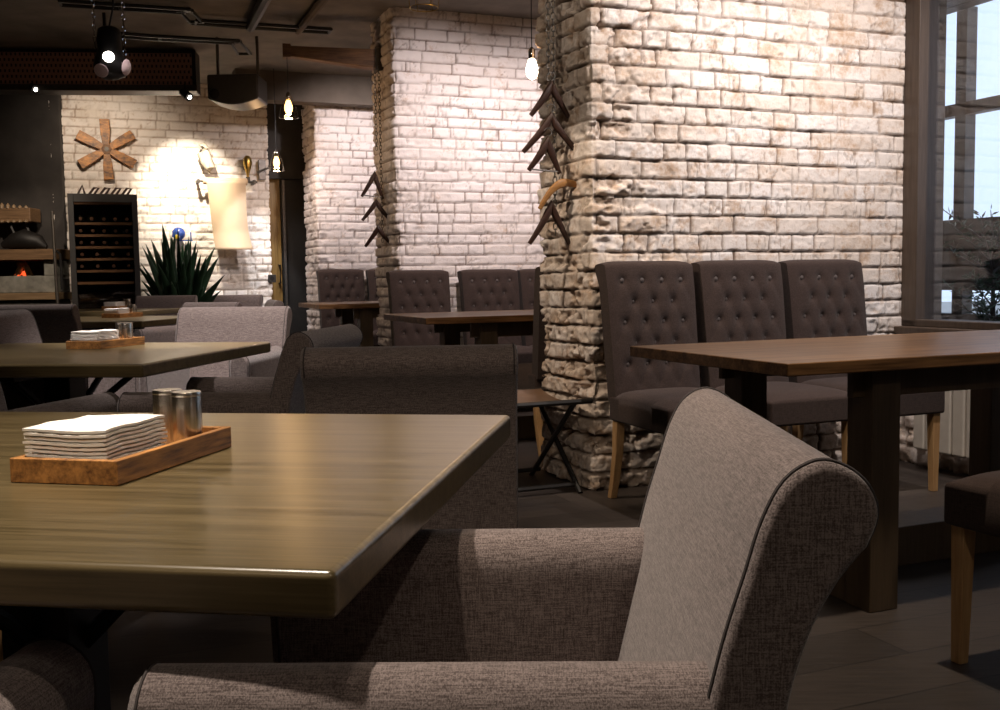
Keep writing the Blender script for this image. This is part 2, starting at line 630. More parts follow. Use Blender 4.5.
def brick_wall(name, segs, z0, z1, seed, mat, course=0.083, rough=None, zres=0.0115):
    """segs: list of (start, end, spacing); relief is pushed to the right of the walking direction"""
    px, py, nx, ny, uu = [], [], [], [], []
    u = 0.0
    for i, (a, b, sp) in enumerate(segs):
        a, b = Vector(a), Vector(b)
        L = (b - a).length
        n = max(1, int(round(L / sp)))
        d = (b - a) / L
        for k in range(n + 1):
            if i > 0 and k == 0:
                continue
            p = a + d * (L * k / n)
            nn = Vector((d.y, -d.x))
            if k == n and i < len(segs) - 1:
                d2 = (Vector(segs[i + 1][1]) - Vector(segs[i + 1][0])).normalized()
                nn = nn + Vector((d2.y, -d2.x))
                nn.normalize()
            px.append(p.x); py.append(p.y); nx.append(nn.x); ny.append(nn.y)
            uu.append(u + L * k / n)
        u += L
    nz = int(round((z1 - z0) / zres))
    zz = np.linspace(z0, z1, nz + 1)
    U, Z = np.meshgrid(np.array(uu), zz, indexing='ij')
    r = rough(U, Z) if rough else np.full(U.shape, 0.3)
    h, joint, tint = brick_field(U, Z, seed, course, r)
    X = np.array(px)[:, None] + np.array(nx)[:, None] * h
    Y = np.array(py)[:, None] + np.array(ny)[:, None] * h
    nu, nv = U.shape
    co = np.stack([X, Y, Z], -1).reshape(-1, 3).astype(np.float32)
    me = bpy.data.meshes.new(name)
    idx = np.arange(nu * nv).reshape(nu, nv)
    q = np.stack([idx[:-1, :-1], idx[1:, :-1], idx[1:, 1:], idx[:-1, 1:]], -1).reshape(-1, 4)
    me.vertices.add(len(co))
    me.vertices.foreach_set('co', co.ravel())
    me.loops.add(q.size)
    me.loops.foreach_set('vertex_index', q.ravel().astype(np.int32))
    me.polygons.add(len(q))
    me.polygons.foreach_set('loop_start', np.arange(0, q.size, 4, dtype=np.int32))
    me.polygons.foreach_set('use_smooth', np.ones(len(q), dtype=bool))
    me.update(calc_edges=True)
    for nm, arr in (('joint', joint), ('tint', tint)):
        at = me.attributes.new(nm, 'FLOAT', 'POINT')
        at.data.foreach_set('value', arr.reshape(-1).astype(np.float32))
    me.materials.append(mat)
    o = bpy.data.objects.new(name, me)
    C.objects.link(o)
    return tag(o, kind='structure')


def pier(name, u, seed, mat, sp, course, rough):
    v2 = lambda p: (p.x, p.y)
    back0, back1 = wp(u + TH, WL, 0), wp(u + TH, 0, 0)
    c0, c1 = wp(u, 0, 0), wp(u, WL + 0.02, 0)
    r = 0.035
    e1 = wp(u + r, 0, 0)
    e2 = wp(u, r, 0)
    mid = wp(u + r * 0.3, r * 0.3, 0)
    return brick_wall(name, [(v2(back0), v2(back1), 0.06), (v2(back1), v2(e1), sp), (v2(e1), v2(mid), sp), (v2(mid), v2(e2), sp),
                             (v2(e2), v2(c1), sp)], 0, CEIL, seed, mat, course, rough, sp)


LB = WL + TH      # walking length at the front corner of a pier


def rough_near(U, Z):
    t = U - LB
    e = np.exp(-np.clip(t - 0.05, 0, None) / 0.22) * (t > 0)
    e = np.where(t <= 0, 0.6, e)
    low = smooth01(1.0, 0.4, Z) * 0.8
    top = smooth01(1.9, 2.4, Z) * 0.25
    return np.clip(0.10 + 0.95 * e + low * 0.6 + top, 0, 1.15)


def rough_far(U, Z):
    t = U - LB
    e = np.exp(-np.clip(t, 0, None) / 0.10) * 0.5
    e = np.where(t <= 0, 0.5, e)
    return np.clip(0.16 + e + smooth01(0.9, 0.5, Z) * 0.3, 0, 1.0)


pier('wall_right', 0.0, 11, M['brick'], 0.0068, 0.0845, rough_near)
pier('wall_middle', 3.1, 23, M['brick_far'], 0.0105, 0.078, rough_far)
pier('wall_far', 5.8, 37, M['brick_far'], 0.0125, 0.078, rough_far)
W0 = at_y(58, 300, 9.75)
W0 = Vector((W0.x, W0.y, 0))
W1 = W0 + A * 2.03
brick_wall('wall_back', [((W0.x - 0.3 * B.x * -1, W0.y + 0.3 * B.y), (W0.x, W0.y), 0.04), ((W0.x, W0.y), (W1.x, W1.y), 0.0125),
                         ((W1.x, W1.y), (W1.x + B.x * 0.3, W1.y + B.y * 0.3), 0.04)], 0, CEIL, 53, M['brick_back'], 0.083,
           lambda U, Z: np.full(U.shape, 0.35), 0.0125)


# ------------------------------------------------------------------ plain shell
def slab(p, q, th, z0, z1, mb=None):      # a wall from p to q, thickness to the left of the walk
    p, q = Vector((p.x, p.y, 0)), Vector((q.x, q.y, 0))
    d = (q - p).normalized()
    n = Vector((-d.y, d.x, 0)) * th
    mb = mb or MB()
    ring = [p, q, q + n, p + n]
    mb.hexa([(v.x, v.y, z0) for v in ring], [(v.x, v.y, z1) for v in ring])
    return mb


ra, rb = wp(0, WL + 0.34, 8.6), wp(8.6, WL + 0.34, 0)
room = [(-5.7, -3.2), (ra.x, -3.2), (ra.x, ra.y), (rb.x, rb.y), (rb.x, 12.6), (-5.7, 12.6)]
struct('floor', MB().prism(room, 'z', -0.1, 0.0), M['floor'])
struct('ceiling', MB().prism(room, 'z', CEIL, CEIL + 0.1), M['ceiling'])
struct('wall_left', MB().box(-5.7, -5.5, -3.2, 12.6, 0, CEIL), M['plaster'])
struct('wall_front', MB().box(-5.7, ra.x, -3.4, -3.2, 0, CEIL), M['plaster'])
struct('wall_rear', MB().box(-5.7, rb.x, 12.6, 12.8, 0, CEIL), M['plaster_dark'])
# window wall: solid towards the far bays, open window in the nearest bay, solid again near the camera
SILL = 0.71
fw_ = slab(wp(8.6, WL, 0), wp(0.10, WL, 0), 0.35, 0, CEIL)
slab(wp(0.10, WL, 0), wp(0.0, WL, 0), 0.05, 0, CEIL, fw_)
struct('wall_window_far', fw_, M['plaster'])
g_ = MB()
slab(wp(0, WL, 0), wp(0, WL, 3.0), 0.35, 0, SILL - 0.04, g_)
slab(wp(0, WL, 0), wp(0, WL, 3.0), 0.35, 2.65, CEIL, g_)
slab(wp(0, WL, 3.0), wp(0, WL, 8.9), 0.35, 0, CEIL, g_)
struct('wall_window', g_, M['plaster'])
brick_wall('wall_under_window', [(wp(0, WL - 0.055, 0.0).xy, wp(0, WL - 0.055, 3.0).xy, 0.014)], 0, SILL - 0.04, 71, M['brick'], 0.09,
           lambda U, Z: np.full(U.shape, 0.9), 0.014)
struct('sill_1', slab(wp(0, WL - 0.08, 0), wp(0, WL - 0.08, 3.0), 0.44, SILL - 0.04, SILL), M['frame_brown'], bevel=0.006)
# window: heavy brown post at the corner, thin inner sash and panes
fr = MB()
slab(wp(0, WL - 0.03, -0.0), wp(0, WL - 0.03, 0.10), 0.13, SILL, 2.65, fr)
slab(wp(0, WL - 0.03, 1.5), wp(0, WL - 0.03, 1.60), 0.16, SILL, 2.65, fr)
slab(wp(0, WL - 0.03, 2.9), wp(0, WL - 0.03, 3.0), 0.16, SILL, 2.65, fr)
slab(wp(0, WL - 0.03, 0), wp(0, WL - 0.03, 3.0), 0.16, 2.55, 2.65, fr)
slab(wp(0, WL - 0.03, 0), wp(0, WL - 0.03, 3.0), 0.16, SILL, SILL + 0.035, fr)
win = struct('window_1', fr, M['frame_brown'], bevel=0.004)
slab(wp(0, WL + 0.03, 0.095), wp(0, WL + 0.03, 2.95), 0.006, SILL + 0.03, 2.56).build('pane', M['pane'], win)

# ------------------------------------------------------------------ glazed porch outside the window
def op(d, s, z=0):     # d outwards from the window wall, s towards the camera
    p = P0 + A * (WL + d) + FW * s
    return Vector((p.x, p.y, z))


struct('porch_floor', slab(op(0.35, 4), op(0.35, -4.5), -3.2, -0.12, -0.02), M['screed'])
cl = MB()
for k in range(9):
    slab(op(0.35 + k * 0.13, 4), op(0.35 + k * 0.13, -4.5), -0.122, 2.72, 2.75, cl)
struct('porch_ceiling', cl, M['frame_brown'])
ow = MB()
for s in (-3.6, -2.4, -1.14, 0.3, 1.6):
    slab(op(1.55, s + 0.045), op(1.55, s - 0.045), -0.09, 0.0, 2.75, ow)
slab(op(1.55, 4), op(1.55, -4.5), -0.09, 2.04, 2.12, ow)
slab(op(1.55, 4), op(1.55, -4.5), -0.10, 0.86, 1.34, ow)
slab(op(1.55, 4), op(1.55, -4.5), -0.10, 0.0, 0.70, ow)
struct('window_2', ow, M['frame_brown'])
struct('ground_outside', MB().box(4.5, 40, -20, 40, -0.3, -0.2), M['screed'])

# shrub in the porch
sb = at_y(992, 300, 6.2)
sh = thing('potted_shrub', 'dark green leafy shrub outside behind the window pane', 'plant', (sb.x, sb.y, -0.02))
MB().lathe([(0.14, 0), (0.18, 0.34), (0.19, 0.36), (0.16, 0.36)], 18).build('pot', M['pot'], sh, smooth=True)
tr = MB().tube([(0, 0, 0.3), (0.01, 0, 0.7), (0, 0.01, 1.25)], [0.02, 0.016, 0.006], 6)
lf = MB()
for i in range(46):
    a = random.random() * 2 * PI
    z0 = 0.6 + random.random() * 0.6
    L = 0.14 + 0.22 * random.random()
    tip = Vector((math.cos(a) * L, math.sin(a) * L, z0 + L * (0.4 + 0.7 * random.random())))
    tr.tube([(0, 0, z0), tip], [0.006, 0.002], 5)
    for k in range(26):
        t = 0.2 + 0.85 * random.random()
        c = Vector((0, 0, z0)).lerp(tip, t)
        d = Vector((random.uniform(-1, 1), random.uniform(-1, 1), random.uniform(-0.2, 1))).normalized()
        w = d.cross(Vector((random.uniform(-1, 1), random.uniform(-1, 1), 0.3))).normalized() * 0.006
        e = c + d * 0.055
        m_ = c + d * 0.026
        lf.add([c, m_ + w, e, m_ - w], [(0, 1, 2, 3)])
tr.build('stem', M['pot'], sh)
lf.build('foliage', M['needle'], sh)

# ------------------------------------------------------------------ radiator under the window
rp = wp(0, WL - 0.09, 0.22)
rad = thing('radiator', 'cream panel radiator standing under the window behind the wooden table', 'radiator', (rp.x, rp.y, 0), ANG_FW)
# local x runs along the window wall towards the camera, local y towards outside (+) ... room side is -y
k_ = MB()
for i in range(10):
    x0 = 0.02 + i * 0.082
    MB().box(x0, x0 + 0.076, -0.085, -0.025, 0.11, 0.60).build('section', M['radiator'], rad, bevel=0.012)
gr = MB()
for i in range(10):
    x0 = 0.02 + i * 0.082
    for j in range(4):
        gr.box(x0 + 0.008, x0 + 0.068, -0.08 + j * 0.014, -0.074 + j * 0.014, 0.60, 0.615)
gr.build('top_grille', M['radiator'], rad)
MB().tube([(0.0, -0.05, 0.15), (0.86, -0.05, 0.15)], 0.014, 10).build('pipe', M['radiator'], rad, smooth=True)
for x0 in (0.1, 0.7):
    MB().box(x0, x0 + 0.03, -0.06, -0.03, 0.0, 0.3).build('bracket', M['radiator'], rad)


# ------------------------------------------------------------------ rolled-back armchair (faces +x)
def arc(cx, cz, r, a0, a1, n):
    return [(cx + r * math.cos(math.radians(a0 + (a1 - a0) * i / n)), cz + r * math.sin(math.radians(a0 + (a1 - a0) * i / n)))
            for i in range(n + 1)]


def catmull(pts, k=4):
    out = []
    n = len(pts)
    for i in range(n - 1):
        p0, p1, p2, p3 = pts[max(i - 1, 0)], pts[i], pts[i + 1], pts[min(i + 2, n - 1)]
        for j in range(k):
            t = j / k
            out.append(tuple(0.5 * (2 * b + (c - a) * t + (2 * a - 5 * b + 4 * c - d) * t * t + (3 * b - a - 3 * c + d) * t ** 3)
                             for a, b, c, d in zip(p0, p1, p2, p3)))
    out.append(tuple(pts[-1]))
    return out


BACK_FRONT = catmull([(-0.075, 0.18), (-0.100, 0.36), (-0.130, 0.50), (-0.163, 0.64), (-0.178, 0.70), (-0.193, 0.748), (-0.207, 0.793),
                      (-0.225, 0.826), (-0.250, 0.841), (-0.273, 0.836), (-0.291, 0.820), (-0.298, 0.797), (-0.289, 0.771)])
BACK_REAR = catmull([(-0.289, 0.771), (-0.268, 0.745), (-0.251, 0.715), (-0.238, 0.68), (-0.226, 0.63), (-0.208, 0.50), (-0.192, 0.30), (-0.185, 0.17)])[1:]


def make_armchair():
    r = thing('armchair', 'armchair', 'armchair')
    prof = BACK_FRONT + BACK_REAR + [(-0.075, 0.17)]
    HW = 0.275
    bk = MB().prism(prof, 'y', -HW, HW).build('backrest', M['fabric'], r, bevel=0.016, seg=4, angle=50)
    for s in (-1, 1):
        pts = [(x, s * (HW - 0.010), z) for x, z in BACK_FRONT]
        c = Vector((-0.2, 0, 0.55))
        MB().tube([Vector(p) + (Vector(p) - Vector((c.x, p[1], c.z))).normalized() * 0.0003 for p in pts], 0.0020, 6,
                  up=Vector((0, 1, 0))).build('piping', M['piping'], bk, smooth=True)
    for s in (-1, 1):
        # arm cross-section: padded top, straight sides
        sec = [(0.188, 0.20), (0.188, 0.608)] + [(0.233 + 0.045 * math.cos(math.radians(a)), 0.618 + 0.045 * math.sin(math.radians(a)))
                                               for a in range(180, -1, -15)] + [(0.278, 0.608), (0.272, 0.52), (0.272, 0.17), (0.188, 0.17)]
        sec = [(s * y, z) for y, z in sec]
        ar = MB()
        n = len(sec)
        xs = [-0.20, -0.10, 0.0, 0.12, 0.22, 0.290, 0.302]
        vs, fs = [], []
        for i, x in enumerate(xs):
            f = 1.0 if i < len(xs) - 1 else 0.80
            for (y, z) in sec:
                cy = s * 0.233
                yy = cy + (y - cy) * f
                zz = z if z < 0.3 else 0.30 + (z - 0.30) * (1 if i < len(xs) - 1 else 0.97)
                vs.append((x + 0.03 * (z - 0.2) * (1 if i >= 4 else 0), yy, zz))
        for i in range(len(xs) - 1):
            for k in range(n):
                fs.append((i * n + k, i * n + (k + 1) % n, (i + 1) * n + (k + 1) % n, (i + 1) * n + k))
        fs.append(tuple(range(n)))
        fs.append(tuple((len(xs) - 1) * n + k for k in range(n)))
        ar.add(vs, fs)
        a_ = ar.build('arm', M['fabric'], r, smooth=True, angle=35)
        MB().tube([(0.291 + 0.03 * (z - 0.2), y, z) for y, z in sec[:-2]], 0.0016, 5, up=Vector((1, 0, 0))).build(
            'piping', M['piping'], a_, smooth=True)
    # seat: frame and cushion in one upholstered block, crowned top
    st = MB()
    nx, ny = 12, 10
    vs, fs = [], []
    for i in range(nx + 1):
        for j in range(ny + 1):
            u_, v_ = i / nx, j / ny
            cr = (1 - (2 * u_ - 1) ** 6) * (1 - (2 * v_ - 1) ** 6)
            vs.append((-0.14 + 0.43 * u_, -0.187 + 0.374 * v_, 0.42 + 0.05 * cr))
    for i in range(nx):
        for j in range(ny):
            a = i * (ny + 1) + j
            fs.append((a, a + ny + 1, a + ny + 2, a + 1))
    st.add(vs, fs)
    st.build('seat', M['fabric'], r, smooth=True, angle=60)
    MB().box(-0.14, 0.285, -0.187, 0.187, 0.17, 0.425).build('seat_base', M['fabric'], r, bevel=0.012)
    for sx, sy in ((0.25, 0.22), (0.25, -0.22), (-0.15, 0.22), (-0.15, -0.22)):
        t = 0.022
        b = 0.014
        dx = -0.03 if sx < 0 else 0.0
        MB().hexa([(sx - b + dx, sy - b, 0), (sx + b + dx, sy - b, 0), (sx + b + dx, sy + b, 0), (sx - b + dx, sy + b, 0)],
                  [(sx - t, sy - t, 0.172), (sx + t, sy - t, 0.172), (sx + t, sy + t, 0.172), (sx - t, sy + t, 0.172)]).build(
            'leg', M['oak'], r, bevel=0.003)
    return r


AC = make_armchair()
used_ac = []
R = math.radians
G_AC = 'taupe rolled-back armchairs'
arm_spots = [
    (0.008, 1.075, 178.5, 1.0, 'large taupe woven armchair in the right foreground with rolled back and dark piping'),
    (-0.228, 2.73, 92, 0.985, 'dark brown armchair just behind the far edge of the nearest glossy table'),
    (-0.80, 3.256, 172, 1.0, 'dark armchair seen from its side, facing left at the right end of the second table'),
    (-1.31, 4.68, 263, 1.035, 'brightly lit pale grey armchair facing us behind the second table'),
    (-1.49, 2.84, 76, 1.0, 'armchair cut by the left frame edge whose brown rolled arm shows above the napkins'),
    (-1.90, 4.24, -9, 1.05, 'armchair at the left end of the second table with a grey arm under the tabletop'),
    (-2.93, 6.72, 86, 1.03, 'dark armchair with pale top edge beyond the second table at far left'),
    (-3.75, 7.45, 0, 1.03, 'pale topped armchair peeking out behind the dark armchair at far left'),
    (-2.38, 7.85, 245, 0.99, 'light grey armchair at the right of the third table in front of the green plant'),
    (-3.06, 9.18, 272, 1.04, 'dark brown armchair directly in front of the spiky green plant'),
    (-2.56, 9.58, 268, 1.03, 'small pale armchair top between the plant and the brown armchair'),
    (-2.14, 8.55, 200, 0.99, 'reddish brown armchair beside the ochre door at the back'),
    (-0.71, 0.70, 84, 0.97, 'dark armchair tucked under the near side of the nearest table at lower left'),
]
for x, y, deg, s, lab in arm_spots:
    place(AC, used_ac, (x, y, 0), R(deg), lab, G_AC, (1, 0.95 if deg == 92 else 1, s))


# ------------------------------------------------------------------ button-tufted dining chair (faces +x)
def make_tufted():
    r = thing('dining_chair', 'chair', 'chair')
    hw = 0.225
    # back: front grid with tufts, scrolled top, closed behind
    zb, zt = 0.44, 1.035
    nx, nz = 36, 48
    rows = []
    zz = [0.970, 0.878, 0.786, 0.694, 0.602]
    for i, z in enumerate(zz):
        if i % 2 == 0:
            rows += [(y, z) for y in (-0.150, -0.05, 0.05, 0.150)]
        else:
            rows += [(y, z) for y in (-0.100, 0.0, 0.100)]
    def lean(z):
        t = (z - 0.44) / 0.6
        return -0.165 - 0.075 * t - 0.035 * max(0, t - 0.75) ** 2 * 16 * 0.25
    def front(y, z):
        x = lean(z)
        puff = 0.018 * (1 - abs(y / hw) ** 5)
        d = 0.0
        for (by, bz) in rows:
            q = ((y - by) ** 2 + (z - bz) ** 2)
            d += 0.014 * math.exp(-q / 0.00055)
        for (by, bz) in rows:          # diagonal folds between buttons
            for sy in (-1, 1):
                vx, vz = sy * 0.05, -0.092
                L2 = vx * vx + vz * vz
                t = ((y - by) * vx + (z - bz) * vz) / L2
                if -0.05 < t < 1.05:
                    ex, ez = y - by - vx * t, z - bz - vz * t
                    d += 0.0048 * math.exp(-(ex * ex + ez * ez) / 0.00007)
        return x + puff - d * 0.9
    b = MB()
    vs, fs = [], []
    for j in range(nz + 1):
        z = zb + (zt - zb) * j / nz
        wfac = 0.965 + 0.035 * (z - zb) / (zt - zb)
        for i in range(nx + 1):
            y = (-hw + 2 * hw * i / nx)
            vs.append((front(y, z), y * wfac, z))
    W = nx + 1
    for j in range(nz):
        for i in range(nx):
            fs.append((j * W + i, j * W + i + 1, (j + 1) * W + i + 1, (j + 1) * W + i))
    o0 = len(vs)
    # rings round the edge to the back face
    def rear(z):
        return lean(z) - 0.075 - (0.02 if z > 0.98 else 0)
    # top roll
    prev = [nz * W + i for i in range(W)]
    for a in (30, 60, 90, 120, 150, 180):
        ring = []
        for i in range(W):
            y = (-hw + 2 * hw * i / nx)
            x0 = front(y, zt)
            x1 = rear(zt)
            cx, rr = (x0 + x1) / 2, (x0 - x1) / 2
            vs.append((cx + rr * math.cos(R(a)), y, zt + 0.022 * math.sin(R(a)) * (1 - 0.5 * abs(y / hw) ** 8)))
            ring.append(len(vs) - 1)
        for i in range(nx):
            fs.append((prev[i], prev[i + 1], ring[i + 1], ring[i]))
        prev = ring
    topback = prev
    # rear face
    zs = [1.0, 0.95, 0.85, 0.7, 0.55, 0.44]
    for z in zs:
        ring = []
        wfac = 0.965 + 0.035 * (z - zb) / (zt - zb)
        for i in range(W):
            y = (-hw + 2 * hw * i / nx)
            vs.append((rear(z), y * wfac, z))
            ring.append(len(vs) - 1)
        for i in range(nx):
            fs.append((prev[i], prev[i + 1], ring[i + 1], ring[i]))
        prev = ring
    bot = prev
    # sides, one strip of n-gons each
    for s, col in ((0, 0), (1, nx)):
        loop = [j * W + col for j in range(nz + 1)]
        cur = o0 + col
        for k in range(6):
            loop.append(o0 + k * W + col)
        for k in range(len(zs)):
            loop.append(o0 + 6 * W + k * W + col)
        fs.append(tuple(loop))
    fs.append(tuple(list(range(W)) + bot[::-1]))
    b.add(vs, fs)
    bk = b.build('backrest', M['fabric_tuft'], r, smooth=True, angle=50)
    bt = None
    for (by, bz) in rows:
        x = front(by, bz) + 0.003
        if bt is None:
            bt = MB().lathe([(0.0125, -0.005), (0.0145, 0.0), (0.0125, 0.006), (0.0075, 0.009), (0.001, 0.0105)], 10,
                            Matrix.Rotation(PI / 2, 4, 'Y')).build('button', M['button'], bk, smooth=True)
            o = bt
        else:
            o = bt.copy()
            C.objects.link(o)
            o.parent = bk
        o.location = (x, by, bz)
    # seat, crowned
    s_ = MB()
    n1, n2 = 12, 12
    vs, fs = [], []
    for i in range(n1 + 1):
        for j in range(n2 + 1):
            u_, v_ = i / n1, j / n2
            cr = (1 - (2 * u_ - 1) ** 4) * (1 - (2 * v_ - 1) ** 4)
            wy = 0.222 + 0.012 * u_
            vs.append((-0.225 + 0.515 * u_, -wy + 2 * wy * v_, 0.462 + 0.036 * cr ** 0.6))
    for i in range(n1):
        for j in range(n2):
            a = i * (n2 + 1) + j
            fs.append((a, a + n2 + 1, a + n2 + 2, a + 1))
    W2 = n2 + 1
    edge = [j for j in range(W2)] + [i * W2 + n2 for i in range(1, n1 + 1)] + [n1 * W2 + j for j in range(n2 - 1, -1, -1)] + [
        i * W2 for i in range(n1 - 1, 0, -1)]
    base = len(vs)
    for e in edge:
        vs.append((vs[e][0] * 1.0, vs[e][1], 0.355))
    for k in range(len(edge)):
        k2 = (k + 1) % len(edge)
        fs.append((edge[k], edge[k2], base + k2, base + k))
    fs.append(tuple(base + k for k in range(len(edge))))
    s_.add(vs, fs)
    s_.build('seat', M['fabric_tuft'], r, bevel=0.012, seg=3, angle=60)
    for sy in (-1, 1):
        y = sy * 0.195
        t, b_ = 0.021, 0.015
        MB().hexa([(0.262 - b_, y - b_, 0), (0.262 + b_, y - b_, 0), (0.262 + b_, y + b_, 0), (0.262 - b_, y + b_, 0)],
                  [(0.257 - t, y - t, 0.36), (0.257 + t, y - t, 0.36), (0.257 + t, y + t, 0.36), (0.257 - t, y + t, 0.36)]).build(
            'leg', M['oak'], r, bevel=0.003)
        rl = MB()
        sec = [(-0.185, 0.36, 0.021), (-0.195, 0.22, 0.019), (-0.225, 0.08, 0.017), (-0.25, 0.0, 0.016)]
        vs, fs = [], []
        for (x, z, w) in sec:
            vs += [(x - w, y - w, z), (x + w, y - w, z), (x + w, y + w, z), (x - w, y + w, z)]
        for k in range(3):
            for q in range(4):
                fs.append((k * 4 + q, k * 4 + (q + 1) % 4, k * 4 + 4 + (q + 1) % 4, k * 4 + 4 + q))
        fs += [(0, 1, 2, 3), (12, 13, 14, 15)]
        rl.add(vs, fs)
        rl.build('leg', M['oak'], r, bevel=0.003)
    return r


TC = make_tufted()
used_tc = []
G_TC = 'button tufted brown dining chairs'
NW = 0.395
for u, t, n, ang, lab in [
    (0, 0.215, NW, ANG_FW, 'leftmost of the three tufted chairs against the near brick wall'),
    (0, 0.705, NW, ANG_FW, 'middle tufted chair of the three against the near brick wall'),
    (0, 1.19, NW, ANG_FW, 'tufted chair closest to the window against the near brick wall'),
    (0, 0.075, 2.50, ANG_B, 'dining chair cut off at the right frame edge showing only seat corner and oak leg'),
    (3.1, 0.13, NW, ANG_FW, 'tufted chair alone left of the rusty brick gap in the middle bay'),
    (3.1, 0.68, NW, ANG_FW, 'tufted chair behind the middle of the dark table in the middle bay'),
    (3.1, 1.15, NW, ANG_FW, 'tufted chair half hidden by the near brick corner in the middle bay'),
    (3.1, 0.335, 1.99, ANG_B, 'dark dining chair seen edge-on beside the near brick corner behind the folding stool'),
    (5.8, 0.20, NW, ANG_FW, 'tufted chair at left in the farthest bay behind the small dark table'),
    (5.8, 0.69, NW, ANG_FW, 'tufted chair in the farthest bay half hidden by the middle brick wall'),
]:
    p = wp(u, t, n)
    place(TC, used_tc, (p.x, p.y, 0), ang, lab, G_TC, (1, 1, 1.04 if u > 5 else 1.0))


# ------------------------------------------------------------------ trestle tables of the bays
def make_bay_table():
    r = thing('dining_table', 'table', 'table')
    # local x along the wall, local y away from us (towards the wall); origin at the front left corner
    L, D = 1.95, 0.85
    MB().box(0, L, 0, D, 0.714, 0.75).build('tabletop', M['table_wood'], r, bevel=0.004)
    ap = MB().box(0.30, L - 0.30, 0.09, 0.115, 0.63, 0.712).box(0.30, L - 0.30, D - 0.115, D - 0.09, 0.63, 0.712)
    ap.build('apron', M['table_leg_wood'], r, bevel=0.003)
    for x in (0.345, L - 0.345 - 0.105):
        MB().box(x, x + 0.105, 0.06, 0.165, 0.0, 0.712).build('leg', M['table_leg_wood'], r, bevel=0.004)
        MB().box(x, x + 0.105, D - 0.165, D - 0.06, 0.0, 0.712).build('leg', M['table_leg_wood'], r, bevel=0.004)
        MB().box(x + 0.01, x + 0.095, 0.165, D - 0.165, 0.0, 0.11).build('foot_rail', M['table_leg_wood'], r, bevel=0.004)
    MB().box(0.46, L - 0.46, D / 2 - 0.03, D / 2 + 0.14, 0.0, 0.135).build('stretcher', M['table_leg_wood'], r, bevel=0.004)
    return r


BT = make_bay_table()
used_bt = []
for u, lab in [(0, 'brown wooden trestle table at right in front of the near tufted chairs'),
               (3.1, 'dark wooden table in the middle bay between two brick walls'),
               (5.8, 'small looking dark table in the farthest brick bay')]:
    p = wp(u, -0.405, 1.913)
    place(BT, used_bt, (p.x, p.y, 0), ANG_A, lab, 'wooden trestle tables in the brick bays', (1, 1, 1 + 0.012 * u))

# ------------------------------------------------------------------ square varnished tables
TROT = R(-9.3)


def make_sq_table():
    r = thing('dining_table', 'table', 'table')
    # origin: front right corner; local x to the right, y away
    Wd, D = 1.15, 0.97
    MB().box(-Wd, 0, 0, D, -0.042, 0).build('tabletop', M['tabletop'], r, bevel=0.008, seg=4)
    cx, cy = -Wd / 2, D / 2
    hz = 0.75
    MB().box(cx - 0.05, cx + 0.05, cy - 0.05, cy + 0.05, -hz + 0.04, -0.075).build('column', M['black'], r, bevel=0.004)
    t = MB().box(cx - 0.32, cx + 0.32, cy - 0.035, cy + 0.035, -0.075, -0.043).box(cx - 0.035, cx + 0.035, cy - 0.32, cy + 0.32, -0.075, -0.043)
    t.build('top_bracket', M['black'], r, bevel=0.003)
    f = MB().box(cx - 0.3, cx + 0.3, cy - 0.3, cy + 0.3, -hz, -hz + 0.04)
    f.build('base_plate', M['black'], r, bevel=0.006)
    for a in range(4):
        v = Vector((1, 0, 0))
        v.rotate(Matrix.Rotation(a * PI / 2, 3, 'Z'))
        MB().tube([Vector((cx, cy, -0.26)) + v * 0.04, Vector((cx, cy, -0.2)) + v * 0.10, Vector((cx, cy, -0.08)) + v * 0.26], 0.012, 8).build(
            'brace', M['black'], r, smooth=True)
    return r


ST = make_sq_table()
used_st = []
sq = [((-0.139, 0.826), 0.75, 'nearest glossy olive brown table filling the lower left foreground'),
      ((-1.069, 3.035), 0.75, 'second glossy table, in front of the bright grey armchair'),
      ((-2.286, 6.52), 0.75, 'third glossy table back, left of the light grey armchair'),
      ((-2.90, 8.15), 0.77, 'farthest glossy table in front of the wine cabinet')]
for (x, y), h, lab in sq:
    place(ST, used_st, (x, y, h), TROT if lab[0] == 'n' else R(-8.5), lab, 'square glossy tables', (1, 1.08 if lab[0] == 's' else 0.85 if lab[0] == 'f' else 1, 1))


def on_table(i, lx, ly):      # local offsets from a table's front right corner
    (x, y), h, _ = sq[i]
    v = Vector((lx, ly, 0))
    v.rotate(Matrix.Rotation(TROT, 3, 'Z'))
    return Vector((x + v.x, y + v.y, h))


# ------------------------------------------------------------------ trays, napkins and shakers
def make_tray():
    W, L, H, t = 0.147, 0.285, 0.03, 0.010
    m = MB()
    # one carved body: outer box with a recess (local x across, y away)
    o = [(0, 0), (W, 0), (W, L), (0, L)]
    i_ = [(t, t), (W - t, t), (W - t, L - t), (t, L - t)]
    zf = 0.010
    vs = [(x, y, 0) for x, y in o] + [(x, y, H) for x, y in o] + [(x, y, H) for x, y in i_] + [(x, y, zf) for x, y in i_]
    fs = [(0, 3, 2, 1)]
    for k in range(4):
        k2 = (k + 1) % 4
        fs += [(k, k2, 4 + k2, 4 + k), (4 + k, 4 + k2, 8 + k2, 8 + k), (8 + k, 8 + k2, 12 + k2, 12 + k)]
    fs.append((12, 13, 14, 15))
    m.add(vs, fs)
    return tag(m.build('wooden_tray', M['tray'], bevel=0.0015, seg=2), 'tray', 'tray')


def make_shaker(name='salt_shaker'):
    r = thing(name, 'x', 'shaker')
    MB().lathe([(0.0195, 0), (0.0203, 0.002), (0.0203, 0.074), (0.0197, 0.076), (0.0001, 0.0762)], 28).build('body', M['steel'], r, smooth=True, angle=30)
    MB().lathe([(0.0205, 0.071), (0.0206, 0.072), (0.0206, 0.076), (0.0200, 0.0772), (0.0001, 0.0775)], 28).build('cap', M['steel'], r, smooth=True, angle=30)
    return r


